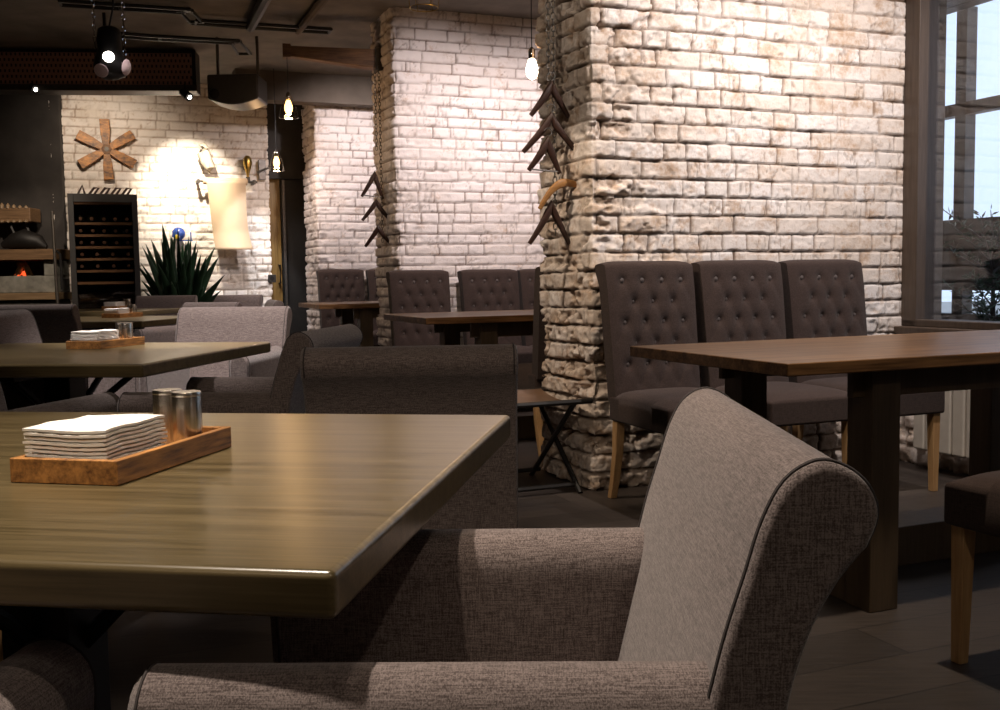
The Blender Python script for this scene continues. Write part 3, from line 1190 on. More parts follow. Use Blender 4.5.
def make_napkin(seed, W=0.114, L=0.132, th=0.0106):
    rnd = random.Random(seed)
    m = MB()
    nx, ny = 14, 16
    ph = [1.3, 4.0, rnd.uniform(0, 6), rnd.uniform(0, 6)]
    def wav(u, v):
        return 0.0012 * math.sin(5 * u + ph[0] + 3 * v) + 0.0009 * math.sin(9 * v + ph[1] + 2 * u)
    for layer in range(2):                 # folded in two leaves
        z0 = th * layer / 2
        tt = th / 2 * 0.99
        dx, dy = rnd.uniform(-0.0018, 0.0018), rnd.uniform(-0.0018, 0.0018)
        vs, fs = [], []
        for side in (0, 1):
            for i in range(nx + 1):
                for j in range(ny + 1):
                    u, v = i / nx, j / ny
                    e = 0.0009 * math.sin(23 * v + ph[2] + layer) + 0.0008 * math.sin(31 * u + ph[3] + 2 * layer)
                    x = -W / 2 + W * u + dx + (e if i in (0, nx) else 0)
                    y = L * v + dy + (e if j in (0, ny) else 0)
                    edge = min(u, 1 - u, v, 1 - v)
                    pin = 0.22 * tt * max(0, 1 - edge / 0.03)
                    vs.append((x, y, z0 + wav(u, v) + (tt - pin if side else pin)))
        n1 = (nx + 1) * (ny + 1)
        Wj = ny + 1
        for i in range(nx):
            for j in range(ny):
                a = i * Wj + j
                fs.append((a, a + 1, a + Wj + 1, a + Wj))
                fs.append((n1 + a, n1 + a + Wj, n1 + a + Wj + 1, n1 + a + 1))
        edge = [i * Wj for i in range(nx + 1)] + [nx * Wj + j for j in range(1, ny + 1)] + [i * Wj + ny for i in range(nx - 1, -1, -1)] + [
            j for j in range(ny - 1, 0, -1)]
        for k in range(len(edge)):
            a, b = edge[k], edge[(k + 1) % len(edge)]
            fs.append((a, b, n1 + b, n1 + a))
        m.add(vs, fs)
    return tag(m.build('paper_napkin', M['napkin'], smooth=True, angle=50), 'napkin', 'napkin')


TRAY = make_tray()
SALT = make_shaker()
NAPS = [make_napkin(3 + k) for k in range(5)]
nap_used = [0] * 5
used_tr, used_sh = [], []
tray_at = []
p = at_h(118, 486.5, 0.75)
q = at_h(232, 447, 0.75)
tray_rz = math.atan2(q.y - p.y, q.x - p.x) - PI / 2
tray_at.append((p, tray_rz))
p2 = at_h(101, 349.5, 0.75)
tray_at.append((p2, TROT - R(4)))
p3 = at_h(120, 318.0, 0.75)
tray_at.append((p3, TROT - R(4)))
p4 = at_h(117, 309.8, 0.77)
tray_at.append((p4, TROT - R(4)))
near = ['nearest', 'second', 'third', 'farthest']
order = ['lowest', 'second lowest', 'third from the bottom', 'second from the top', 'topmost']
for k, (p, rz) in enumerate(tray_at):
    mr = Matrix.Rotation(rz, 3, 'Z')
    o = p + mr @ Vector((-0.147, 0, 0))
    base = Vector((o.x, o.y, p.z + 0.0005))
    place(TRAY, used_tr, base, rz, 'scorched wooden tray on the %s glossy table' % near[k], 'wooden napkin trays')
    for s in (0, 1):
        c = base + mr @ Vector((0.062 + 0.042 * s, 0.218 - 0.012 * s + 0.012, 0.0102))
        if s:
            c = base + mr @ Vector((0.1110, 0.226, 0.0102))
        else:
            c = base + mr @ Vector((0.0680, 0.248, 0.0102))
        place(SALT, used_sh, c, rz, 'brushed steel shaker, %s of the pair on the %s glossy table' % (('left', 'right')[s], near[k]),
              'steel shakers on the tables')
    for j in range(5):
        src = NAPS[(j + k) % 5]
        if nap_used[(j + k) % 5]:
            n_ = src.copy()
            C.objects.link(n_)
        else:
            n_ = src
            nap_used[(j + k) % 5] = 1
        c = base + mr @ Vector((0.066 + random.uniform(-0.002, 0.002), 0.018 + random.uniform(-0.002, 0.003), 0.0112 + j * 0.01075))
        n_.location = c
        n_.rotation_euler = (0, 0, rz + random.uniform(-0.02, 0.02))
        n_['label'] = 'white folded paper napkin, %s of the stack on the %s glossy table' % (order[j], near[k])
        n_['group'] = 'white folded napkins on the tables'

# ------------------------------------------------------------------ folding stool beside the pier
sp_ = wp(0.25, -0.30, 0)
stool = thing('folding_stool', 'black X-legged folding stool with a brown seat beside the near brick corner', 'stool', (sp_.x, sp_.y, 0), ANG_A)
# local x along A (to the right), local y along B (away)
vs, fs = [], []
nx, ny = 10, 12
for i in range(nx + 1):
    for j in range(ny + 1):
        u, v = i / nx, j / ny
        sag = -0.035 * (1 - (2 * v - 1) ** 2)
        vs.append((-0.27 + 0.54 * u, -0.26 + 0.52 * v, 0.435 + sag))
n1 = len(vs)
vs += [(x, y, z - 0.014) for x, y, z in vs]
for i in range(nx):
    for j in range(ny):
        a = i * (ny + 1) + j
        fs.append((a, a + ny + 1, a + ny + 2, a + 1))
        fs.append((n1 + a, n1 + a + 1, n1 + a + ny + 2, n1 + a + ny + 1))
Wj = ny + 1
edge = [i * Wj for i in range(nx + 1)] + [nx * Wj + j for j in range(1, ny + 1)] + [i * Wj + ny for i in range(nx - 1, -1, -1)] + [
    j for j in range(ny - 1, 0, -1)]
for k in range(len(edge)):
    a, b = edge[k], edge[(k + 1) % len(edge)]
    fs.append((a, b, n1 + b, n1 + a))
MB().add(vs, fs).build('seat', M['seat_wood'], stool, smooth=True, angle=50)
for sx in (-0.235, 0.235):
    MB().tube([(sx, -0.25, 0.0), (sx, 0.25, 0.42)], 0.0125, 8).build('leg', M['black_wood'], stool, smooth=True)
    x2 = sx + (0.026 if sx < 0 else -0.026)
    MB().tube([(x2, 0.25, 0.0), (x2, -0.25, 0.42)], 0.0125, 8).build('leg', M['black_wood'], stool, smooth=True)
for sy in (-0.21, 0.21):
    MB().tube([(-0.24, sy, 0.035), (0.24, sy, 0.035)], 0.011, 8).build('rail', M['black_wood'], stool, smooth=True)
for sy in (-0.262, 0.262):
    MB().tube([(-0.29, sy, 0.425), (0.29, sy, 0.425)], 0.0125, 8).build('seat_rail', M['black_wood'], stool, smooth=True)


# ------------------------------------------------------------------ chains and hangers
def chain_mb(m, x, y, z0, z1, link=0.034, r=0.0028):
    n = int((z1 - z0) / (link * 0.78))
    for i in range(n):
        m.torus((x, y, z1 - (i + 0.5) * (z1 - z0) / n), link * 0.26, r, i % 2, 8, 5, 1.9)
    return m


def make_hanger(kind, mat, span, drop):
    """wooden clothes hanger in its own xz plane, hook top at the origin"""
    m = MB()
    pts = []
    n = 14
    for i in range(n + 1):
        t = -1 + 2 * i / n
        a = abs(t)
        if kind == 'bow':
            z = -0.05 - drop * a ** 1.8
        else:
            z = -0.05 - drop * (a ** 0.95) + 0.012 * math.exp(-(t / 0.12) ** 2)
        x = t * span / 2
        pts.append((x, 0.02 * a * a, z))
    rs = [0.0095 + 0.008 * (1 - abs(-1 + 2 * i / n)) for i in range(n + 1)]
    m.tube(pts, rs, 8, flat=1.15, up=Vector((0, 1, 0)))
    return m, pts


def hanger(name, label, px, py, y, span, drop, kind, mat, yaw, tilt, group, bar=False):
    p = at_y(px, py, y)
    r = thing(name, label, 'hanger', p, yaw, group)
    r.rotation_euler = (0, tilt, yaw)
    m, pts = make_hanger(kind, mat, span, drop)
    m.build('shoulder_bar', mat, r, smooth=True)
    hk = [(0.0, 0, -0.055), (0, 0, -0.02)] + [(0.018 * math.cos(R(a)) - 0.018 + 0.018, 0, 0.0 + 0.018 * math.sin(R(a))) for a in range(-60, 200, 26)]
    MB().tube(hk, 0.0022, 6, up=Vector((0, 1, 0))).build('hook', M['hanger_metal'], r, smooth=True)
    if bar:
        MB().tube([pts[1], (pts[1][0], 0.01, pts[1][2] - 0.012), (pts[-2][0], 0.01, pts[-2][2] - 0.012), pts[-2]], 0.004, 6,
                  up=Vector((0, 1, 0))).build('trouser_bar', M['hanger_metal'], r, smooth=True)
    return r


CY = 4.80
for k, pxs in enumerate((548.5, 553.0)):
    pass
pa = at_y(548.8, 80, CY)
pb = at_y(553.8, 80, CY)
zlow = at_y(550, 235, CY).z
ch1 = tag(chain_mb(chain_mb(MB(), pa.x, pa.y, pa.z, CEIL), pb.x, pb.y, zlow, CEIL).build('hanging_chain', M['chain'], smooth=True),
          'iron chain with hangers on the near brick corner', 'chain')
G_H = 'clothes hangers on the chains'
hanger('clothes_hanger', 'dark wooden hanger, topmost on the near brick corner', 551, 76, CY - 0.02, 0.19, 0.13, 'peak', M['hanger_dark'], R(20), 0, G_H)
hanger('clothes_hanger', 'broad dark wooden hanger, second from the top on the near brick corner', 551, 108, CY - 0.03, 0.26, 0.15, 'peak', M['hanger_dark'], R(12), 0, G_H)
hanger('trouser_hanger', 'triangular metal barred hanger in the middle of the near chain', 548, 132, CY - 0.06, 0.15, 0.13, 'peak', M['hanger_dark'], R(15), 0.08, G_H, True)
hanger('clothes_hanger', 'tan curved bow hanger tilted on the near brick corner', 558, 173, CY - 0.03, 0.27, 0.08, 'bow', M['hanger_tan'], R(25), -0.32, G_H)
hanger('clothes_hanger', 'dark wooden hanger, lowest on the near brick corner', 551, 196, CY - 0.02, 0.21, 0.17, 'peak', M['hanger_dark'], R(25), 0, G_H)
CY2 = 7.74
pc = at_y(375, 80, CY2)
pd = at_y(379, 80, CY2)
ztop2 = at_y(376, 66, CY2).z
zl2 = at_y(376, 242, CY2).z
tag(chain_mb(chain_mb(MB(), pc.x, pc.y, at_y(376, 150, CY2).z, ztop2), pd.x, pd.y, zl2, ztop2).build('hanging_chain', M['chain'], smooth=True),
    'iron chain with hangers on the middle brick corner, below the beam', 'chain')
hanger('trouser_hanger', 'triangular metal barred hanger, topmost on the middle brick corner', 375, 168, CY2 - 0.04, 0.16, 0.17, 'peak', M['hanger_dark'], R(15), 0.1, G_H, True)
hanger('clothes_hanger', 'dark wooden hanger, second on the middle brick corner', 376, 196, CY2 - 0.04, 0.21, 0.13, 'peak', M['hanger_dark'], R(15), 0, G_H)
hanger('clothes_hanger', 'dark wooden hanger, lowest on the middle brick corner', 378, 222, CY2 - 0.04, 0.21, 0.13, 'peak', M['hanger_dark'], R(-5), 0, G_H)

# ------------------------------------------------------------------ bracket beam and pendant lamps
e0 = at_y(381, 60, 7.85)
e1 = at_y(284, 52, 7.70)
bm_ = thing('wooden_bracket_beam', 'rust brown tapered wooden beam jutting from the middle brick wall', 'beam', e0)
d = (e1 - e0)
d.z = 0
Lb = d.length
bm_.rotation_euler = (0, 0, math.atan2(d.y, d.x))
zr0, zr1 = at_y(381, 51, 7.85).z - e0.z, at_y(381, 70.5, 7.85).z - e0.z
zl0, zl1 = at_y(284, 46.5, 7.70).z - e0.z, at_y(284, 56.5, 7.70).z - e0.z
MB().hexa([(0, -0.06, zr1), (Lb, -0.04, zl1), (Lb, 0.04, zl1), (0, 0.06, zr1)],
          [(0, -0.06, zr0), (Lb, -0.04, zl0), (Lb, 0.04, zl0), (0, 0.06, zr0)]).build('beam', M['rust_beam'], bm_, bevel=0.006)
MB().box(Lb - 0.05, Lb + 0.01, -0.05, 0.05, zl1 - 0.012, zl0 + 0.012).build('end_strap', M['rust_beam'], bm_, bevel=0.003)
MB().box(-0.012, 0.05, -0.072, 0.072, zr1 - 0.012, zr0 + 0.012).build('wall_strap', M['chain'], bm_, bevel=0.003)


def pendant(label, px, py, y, cup, group, top=None, ztop=None, white=False):
    c = at_y(px, py, y)
    r = thing('pendant_lamp', label, 'lamp', c, 0, group)
    zt = (ztop if ztop is not None else CEIL) - c.z
    MB().tube([(0, 0, 0.08), (0, 0, zt)], 0.003, 6).build('cord', M['black'], r)
    MB().lathe([(0.016, 0.05), (0.018, 0.055), (0.018, 0.095), (0.010, 0.105), (0.004, 0.11)], 14).build('socket', M['chrome'], r, smooth=True)
    MB().lathe([(0.012, 0.055), (0.020, 0.035), (0.029, 0.008), (0.031, -0.010), (0.027, -0.030), (0.016, -0.046), (0.001, -0.052)], 16).build(
        'bulb', M['bulb_white'] if white else M['bulb'], r, smooth=True)
    if cup:
        MB().lathe([(0.024, 0.088), (0.036, 0.06), (0.056, 0.0), (0.070, -0.078)], 22, cap=False).build('glass_shade', M['glass_cup'], r, smooth=True)
        MB().torus((0, 0, 0), 0.07, 0.002, 0, 22, 5, 1.0, Matrix.Translation((0, 0, -0.078)) @ Matrix.Rotation(PI / 2, 4, 'X')).build('rim', M['chrome'], r, smooth=True)
    li = bpy.data.lights.new('bulb_light', 'POINT')
    li.energy = 5 if not white else 8
    li.color = (1.0, 0.62, 0.32)
    li.shadow_soft_size = 0.03
    lo = bpy.data.objects.new('bulb_light', li)
    C.objects.link(lo)
    lo.location = c + Vector((0, 0, -0.075))
    return r


G_P = 'bare filament pendant lamps'
pendant('glowing pendant bulb in clear glass shade hanging under the wooden beam', 288.5, 107, 7.68, True, G_P, ztop=at_y(288, 57, 7.7).z)
pendant('lower small glowing pendant beside the ochre door', 276.5, 162, 9.6, True, G_P)
pendant('bare white bulb hanging left of the near brick corner', 532, 69, 5.3, False, G_P, white=True)
# wire cage lamp at the top edge
cgp = at_y(424, 8, 5.6)
cg = thing('cage_pendant_lamp', 'wire cage lamp cut by the top frame edge above the middle wall', 'lamp', cgp)
cm = MB()
for z, rr in ((0.0, 0.076), (0.10, 0.085), (0.2, 0.05)):
    cm.torus((0, 0, 0), rr, 0.0025, 0, 22, 5, 1.0, Matrix.Translation((0, 0, z)) @ Matrix.Rotation(PI / 2, 4, 'X'))
for k in range(6):
    a = k * PI / 3
    cm.tube([(0.076 * math.cos(a), 0.076 * math.sin(a), 0), (0.085 * math.cos(a), 0.085 * math.sin(a), 0.1), (0.05 * math.cos(a), 0.05 * math.sin(a), 0.2),
             (0.012 * math.cos(a), 0.012 * math.sin(a), 0.24)], 0.0025, 5)
cm.build('cage', M['brass'], cg, smooth=True)
MB().lathe([(0.001, 0.06), (0.022, 0.075), (0.03, 0.11), (0.022, 0.15), (0.014, 0.2)], 14).build('bulb', M['bulb'], cg, smooth=True)
MB().tube([(0, 0, 0.2), (0, 0, CEIL - cgp.z)], 0.006, 6).build('cord', M['black'], cg)

# ------------------------------------------------------------------ hanging stage-lamp at upper left
lp = at_y(110, 55, 4.4)
lm = thing('hanging_spotlight', 'black glossy hanging spotlight on chains at upper left', 'lamp', lp)
MB().lathe([(0.030, 0.115), (0.045, 0.105), (0.050, 0.07), (0.050, 0.01), (0.062, -0.01), (0.07, -0.05), (0.06, -0.085), (0.03, -0.10), (0.001, -0.102)], 24).build(
    'housing', M['black'], lm, smooth=True, angle=60)
fwd = Vector((-lp.x, -lp.y, 0)).normalized()
sd = Vector((-fwd.y, fwd.x, 0))
def disc(mb, c, nrm, r, th=0.006):
    q = Vector((0, 0, 1)).rotation_difference(nrm.normalized()).to_matrix().to_4x4()
    return mb.lathe([(r * 0.85, 0), (r, th * 0.5), (r * 0.9, th), (0.001, th * 1.3)], 18, Matrix.Translation(c) @ q)
disc(MB(), fwd * 0.066 + sd * -0.006 + Vector((0, 0, -0.022)), fwd + Vector((0, 0, 0.1)), 0.023).build('lens', M['lens'], lm, smooth=True)
disc(MB(), fwd * 0.050 + sd * -0.036 + Vector((0, 0, -0.075)), fwd * 0.8 + sd * -0.3 + Vector((0, 0, -0.5)), 0.030).build('side_lens', M['pink_lens'], lm, smooth=True)
disc(MB(), fwd * 0.038 + sd * 0.060 + Vector((0, 0, -0.055)), fwd * 0.5 + sd * 0.8 + Vector((0, 0, -0.2)), 0.034).build('side_lens', M['pink_lens'], lm, smooth=True)
for s in (-1, 1):
    c = sd * (0.058 * s)
    m = MB()
    n = 40
    for i in range(n):
        z = -0.0 + (CEIL - lp.z) * (i + 0.5) / n
        m.torus((c.x * (1 + 0.1 * i / n), c.y * (1 + 0.1 * i / n), z), 0.007, 0.0018, i % 2, 8, 4, 1.8)
    m.build('chain', M['chrome'], lm, smooth=True)
MB().tube([(0, 0, 0.11), sd * 0.02 + Vector((0, 0, 0.2)), sd * 0.05 + Vector((0, 0, CEIL - lp.z))], 0.004, 6).build('cord', M['black'], lm)

# small ceiling spots
for (px, py, y, lab) in ((34, 88, 8.6, 'small black spotlight under the duct at far left, lit'),
                         (187, 96, 8.6, 'small black spotlight under the right end of the duct, lit')):
    c = at_y(px, py, y)
    s_ = thing('spotlight', lab, 'lamp', c, 0, 'small spotlights under the ceiling duct')
    MB().tube([(-0.04, 0.0, 0.035), (0.035, -0.05, -0.02)], [0.03, 0.036], 14).build('head', M['black'], s_, smooth=True)
    disc(MB(), Vector((0.036, -0.051, -0.021)), Vector((0.75, -0.5, -0.5)), 0.017).build('lens', M['lens'], s_, smooth=True)
    MB().tube([(-0.02, 0.01, 0.03), (-0.02, 0.01, 0.10)], 0.008, 8).build('stem', M['black'], s_)

# ------------------------------------------------------------------ ceiling duct, projector, cable trays
dz0 = at_y(100, 88, 8.5).z
dl = at_y(-30, 86, 8.5)
dr = at_y(196, 90, 8.7)
du = thing('ceiling_duct', 'long dark brown perforated ventilation duct under the ceiling at upper left', 'duct', (dr.x, dr.y, dz0))
dd = (dl - dr)
du.rotation_euler = (0, 0, math.atan2(-dd.y, -dd.x))
Ld = math.hypot(dd.x, dd.y)
Hd = CEIL - dz0 - 0.02
MB().box(-Ld, 0, 0.02, 0.22, 0.0, Hd).build('casing', M['black'], du, bevel=0.004)
MB().box(-Ld, -0.03, 0.0, 0.02, 0.05, Hd - 0.03).build('mesh_panel', M['mesh_panel'], du)
MB().box(-Ld, 0.01, -0.01, 0.02, 0.0, 0.05).build('trim', M['chain'], du, bevel=0.003)
pj = at_y(237, 90, 8.3)
pr = thing('projector', 'dark rounded projector hanging from the ceiling right of the duct', 'projector', pj)
pf = [(-0.2, -0.12), (0.0, -0.14), (0.2, -0.12), (0.2, 0.18), (-0.2, 0.18)]
MB().prism([(-0.20, 0.10), (-0.20, -0.07)] + [(-0.2 + 0.4 * i / 10, -0.09 - 0.045 * math.sin(PI * i / 10)) for i in range(11)] + [(0.20, -0.07), (0.20, 0.10)],
           'y', -0.14, 0.2).build('body', M['grey_plastic'], pr, bevel=0.015)
disc(MB(), Vector((-0.14, -0.142, -0.055)), Vector((0, -1, 0)), 0.045, 0.02).build('lens', M['black'], pr, smooth=True)
for sx in (-0.16, 0.16):
    MB().tube([(sx, 0.05, 0.1), (sx, 0.05, CEIL - pj.z)], 0.012, 8).build('hanger_rod', M['chain'], pr, smooth=True)


def tray_run(label, pts_px, h, w=0.10):
    pts = [at_h(px, py, h) for px, py in pts_px]
    o = thing('cable_tray', label, 'cable tray', pts[0], 0, 'ceiling cable trays')
    m = MB()
    for off in (-w / 2, w / 2):
        row = []
        for i, p in enumerate(pts):
            d = (pts[min(i + 1, len(pts) - 1)] - pts[max(i - 1, 0)]).normalized()
            n = Vector((-d.y, d.x, 0))
            row.append(p + n * off - pts[0])
        m.tube(row, 0.014, 6)
    for i in range(len(pts) - 1):
        L = (pts[i + 1] - pts[i]).length
        d = (pts[i + 1] - pts[i]).normalized()
        n = Vector((-d.y, d.x, 0))
        k = max(1, int(L / 0.3))
        for j in range(k + 1):
            c = pts[i] + d * (L * j / k) - pts[0]
            MB().tube([c - n * (w / 2), c + n * (w / 2)], 0.012, 6).build('rung', M['black'], o)
    m.build('rail', M['black'], o)
    MB().box(-0.01, 0.01, -0.01, 0.01, 0.0, CEIL - h).build('drop_rod', M['black'], o)
    return o


tray_run('black ladder cable tray stepping down along the ceiling at top', [(60, 3), (120, 7), (185, 11), (196, 22), (250, 26), (330, 31)], 2.90, 0.12)
tray_run('black lower cable tray above the duct and projector', [(105, 34), (160, 38), (235, 42), (244, 54)], 2.80, 0.10)
tag(MB().tube([at_h(268, -6, 2.9), at_h(250, 27, 2.9)], 0.04, 8).build('ceiling_pipe', M['black'], smooth=True), 'dark pipe across the ceiling left of the pale cable', 'pipe')
tag(MB().tube([at_h(328, -6, 2.91), at_h(298, 31, 2.91)], 0.03, 8).build('ceiling_pipe', M['plaster'], smooth=True), 'pale brown pipe across the ceiling above the wooden beam', 'pipe')
tag(MB().tube([at_y(311, 88, 10.1), at_y(318, 100, 10.1), at_y(321, 118, 10.1), at_y(322, 165, 10.1), at_y(322, 280, 10.1)], 0.014, 8).build(
    'wall_conduit', M['plaster'], smooth=True), 'pale conduit running down the farthest brick wall', 'pipe')

# ------------------------------------------------------------------ back wall: cabinet
cb = W0 + A * 0.08 + FW * 0.56
b0 = at_y(72, 300, 9.28)
cx_, cy_ = b0.x, b0.y
cab = thing('wine_cabinet', 'tall dark wine cabinet with glass door against the white brick back wall', 'cabinet', (cx_, cy_, 0), ANG_A)
CWD, CDP, CHT = 0.595, 0.50, at_y(100, 193, 9.3).z
body = MB()
t = 0.035
body.box(0, t, 0.02, CDP, 0.05, CHT).box(CWD - t, CWD, 0.02, CDP, 0.05, CHT).box(t, CWD - t, 0.02, CDP, CHT - t, CHT).box(t, CWD - t, 0.02, CDP, 0.05, 0.12).box(
    t, CWD - t, CDP - 0.02, CDP, 0.12, CHT - t).box(0.03, CWD - 0.03, 0.04, CDP - 0.03, 0, 0.05)
body.build('carcass', M['black_wood'], cab, bevel=0.003)
dr_ = MB()
fw = 0.05
dr_.box(0.0, fw, 0.0, 0.018, 0.06, CHT).box(CWD - fw, CWD, 0.0, 0.018, 0.06, CHT).box(fw, CWD - fw, 0.0, 0.018, CHT - 0.075, CHT).box(fw, CWD - fw, 0.0, 0.018, 0.06, 0.13)
door = dr_.build('door', M['black_wood'], cab, bevel=0.003)
MB().box(fw, CWD - fw, 0.006, 0.010, 0.13, CHT - 0.075).build('pane', M['dark_pane'], door)
MB().box(fw, CWD - fw, 0.02, 0.03, CHT - 0.095, CHT - 0.075).build('light_strip', M['carved'], cab)
shz = [at_y(100, py, 9.3).z for py in (223, 235, 247, 259, 271, 283)]
for z in shz:
    s_ = MB().box(t, CWD - t, 0.03, CDP - 0.02, z - 0.008, z + 0.008).build('shelf', M['black_wood'], cab)
    MB().box(t + 0.01, CWD - t - 0.01, 0.022, 0.03, z - 0.012, z + 0.012).build('shelf_front', M['ledge'], s_)
# bottles lying on the shelves, necks towards us
bt = MB().lathe([(0.036, 0.30), (0.0375, 0.28), (0.0375, 0.10), (0.030, 0.075), (0.015, 0.05), (0.014, 0.0), (0.001, -0.001)], 14, Matrix.Rotation(-PI / 2, 4, 'X'))
BOT = thing('wine_bottle', 'b', 'bottle')
bt.build('body', M['bottle'], BOT, smooth=True)
MB().lathe([(0.0155, 0.05), (0.0155, -0.002), (0.001, -0.003)], 12, Matrix.Rotation(-PI / 2, 4, 'X')).build('foil', M['foil'], BOT, smooth=True)
ub = []
rowname = ['top', 'second', 'third', 'fourth', 'fifth']
cmx = Matrix.Rotation(ANG_A, 3, 'Z')
for k, z in enumerate(shz[:5]):
    nb = (5, 5, 5, 4, 4)[k]
    for j in range(nb):
        lx = 0.10 + j * (0.40 / (nb - 1)) + random.uniform(-0.004, 0.004)
        p = Vector((cx_, cy_, 0)) + cmx @ Vector((lx, 0.075, 0))
        place(BOT, ub, (p.x, p.y, z + 0.0465), ANG_A, 'dark wine bottle lying on the %s shelf of the cabinet, %s from the left' % (
            rowname[k], ('first', 'second', 'third', 'fourth', 'fifth')[j]), 'wine bottles in the cabinet')
# dark slanting open frames standing on the cabinet
zg = thing('zigzag_ornament', 'dark slanting metal ornament standing on top of the wine cabinet', 'ornament', (cx_ + 0.0, cy_ + 0.16, CHT))
zg.rotation_euler = (0, 0, ANG_A)
for k in range(5):
    x0 = 0.03 + k * 0.095
    MB().tube([(x0, 0, 0.005), (x0 + 0.045, 0, 0.065), (x0 + 0.085, 0, 0.065), (x0 + 0.045, 0, 0.005)] if k else
              [(x0, 0, 0.005), (x0 + 0.04, 0, 0.085), (x0 + 0.06, 0, 0.005)], 0.011, 6, up=Vector((0, 1, 0))).build('slanted_frame', M['hanger_dark'], zg)


def on_back(px, py, off=0.02):
    """point of the back wall seen at a pixel, lifted off the wall"""
    d_ = ray(px, py)
    n = FW
    o = Vector((W0.x, W0.y, 0)) + FW * off
    t_ = (o - Vector((0, 0, CAM_H))).dot(n) / d_.dot(n)
    return Vector((0, 0, CAM_H)) + d_ * t_


# six-armed wooden star
spt = on_back(106.5, 149.5, 0.05)
star = thing('wooden_star', 'six-armed scorched wooden star hung on the back wall', 'wall decoration', spt, ANG_A)
for k in range(6):
    a = R(90 + 60 * k + 2)
    d_ = Vector((math.cos(a), 0, math.sin(a)))
    q = Vector((-d_.z, 0, d_.x))
    y0, y1 = -0.03, 0.02
    pts = [(0.035, 0.028), (0.15, 0.042), (0.285, 0.045)]
    m = MB()
    vs, fs = [], []
    for r_, w in pts:
        for s, yy in ((-1, y0), (1, y0), (1, y1), (-1, y1)):
            v = d_ * r_ + q * (w * s)
            vs.append((v.x, yy, v.z))
    for i in range(2):
        for j in range(4):
            fs.append((i * 4 + j, i * 4 + (j + 1) % 4, i * 4 + 4 + (j + 1) % 4, i * 4 + 4 + j))
    fs += [(0, 1, 2, 3), (8, 9, 10, 11)]
    m.add(vs, fs)
    m.build('arm', M['star_wood'], star, bevel=0.003)
MB().tube([(0, -0.036, 0), (0, 0.02, 0)], 0.05, 6).build('hub', M['rust_beam'], star, bevel=0.004)
MB().tube([(0, -0.042, 0), (0, -0.03, 0)], 0.022, 8).build('bolt', M['chain'], star)

# paper scroll with roller
s0 = on_back(206, 181, 0.16)
s1 = on_back(244, 180, 0.16)
scr = thing('paper_scroll', 'long sheet of cream paper hanging from a roller on the back wall', 'paper roll', s0)
dx = s1 - s0
scr.rotation_euler = (0, 0, math.atan2(dx.y, dx.x))
Ls = math.hypot(dx.x, dx.y)
zb = on_back(225, 250, 0.10).z - s0.z
MB().tube([(-0.03, 0, 0), (Ls + 0.03, 0, 0)], 0.035, 16).build('paper_roller', M['paper'], scr, smooth=True)
MB().tube([(-0.09, 0, 0), (Ls + 0.13, 0, 0)], 0.010, 8).build('rod', M['chain'], scr, smooth=True)
m = MB()
vs, fs = [], []
n = 26
for i in range(n + 1):
    t = i / n
    z = zb * t
    y = -0.035 + 0.015 * t - 0.11 * max(0, t - 0.72) ** 1.5 * 3.0
    for x in (0.0 + 0.06 * t, Ls + 0.025 * t ** 4 * 2 + 0.01):
        vs.append((x, y, z))
for i in range(n):
    fs.append((2 * i, 2 * i + 1, 2 * i + 3, 2 * i + 2))
m.add(vs, fs)
sheet = m.build('sheet', M['paper'], scr, smooth=True)
sm = sheet.modifiers.new('thickness', 'SOLIDIFY')
sm.thickness = 0.002
for sx in (-0.07, Ls + 0.10):
    MB().box(sx - 0.012, sx + 0.012, -0.015, 0.17, -0.02, 0.02).build('bracket', M['chain'], scr, bevel=0.003)

# pale driftwood carving, brass ornament, steel fitting, blue enamel ornament, switch
dp = on_back(206.5, 158, 0.12)
tag(MB().tube([(0.02, 0, -0.16), (0.03, 0, -0.10), (-0.0, 0, -0.03), (-0.03, 0, 0.05), (-0.025, 0, 0.11), (0.0, 0, 0.135)],
              [0.025, 0.05, 0.06, 0.065, 0.055, 0.02], 12).build('driftwood_carving', M['drift'], smooth=True, loc=dp),
    'pale driftwood carving mounted above the left end of the paper scroll', 'wall decoration')
bp = on_back(247.5, 166, 0.10)
br_ = thing('brass_ornament', 'brass oval ornament above the right end of the paper scroll', 'wall decoration', bp, ANG_A)
MB().lathe([(0.012, -0.12), (0.016, -0.07), (0.030, -0.03), (0.045, 0.02), (0.042, 0.07), (0.02, 0.10), (0.001, 0.105)], 16).build('shell', M['brass'], br_, smooth=True)
MB().tube([(0, 0, -0.16), (0, 0, -0.11)], 0.02, 10).build('stem', M['chain'], br_, smooth=True)
MB().box(-0.03, 0.03, 0.02, 0.10, -0.03, 0.03).build('wall_plate', M['chain'], br_, bevel=0.003)
sp2 = on_back(262, 168, 0.03)
tg = thing('metal_wall_fitting', 'narrow pale metal fitting on the brick right of the brass ornament', 'wall fitting', sp2, ANG_A)
MB().box(-0.035, 0.035, -0.02, 0.03, -0.12, 0.08).build('plate', M['hanger_metal'], tg, bevel=0.004)
MB().tube([(-0.05, -0.03, -0.05), (0.06, -0.03, 0.0)], 0.01, 8).build('lever', M['hanger_metal'], tg, smooth=True)
bl = on_back(178.5, 234, 0.10)
bo = thing('blue_enamel_ornament', 'small blue enamel ornament with yellow spot above the green plant', 'wall decoration', bl, ANG_A)
MB().lathe([(0.001, -0.06), (0.045, -0.05), (0.066, 0.0), (0.055, 0.04), (0.02, 0.065), (0.001, 0.066)], 18, Matrix.Rotation(R(25), 4, 'Y')).build('body', M['blue'], bo, smooth=True)
disc(MB(), Vector((-0.02, -0.055, -0.03)), Vector((-0.2, -1, -0.3)), 0.024).build('spot', M['yellow'], bo, smooth=True)
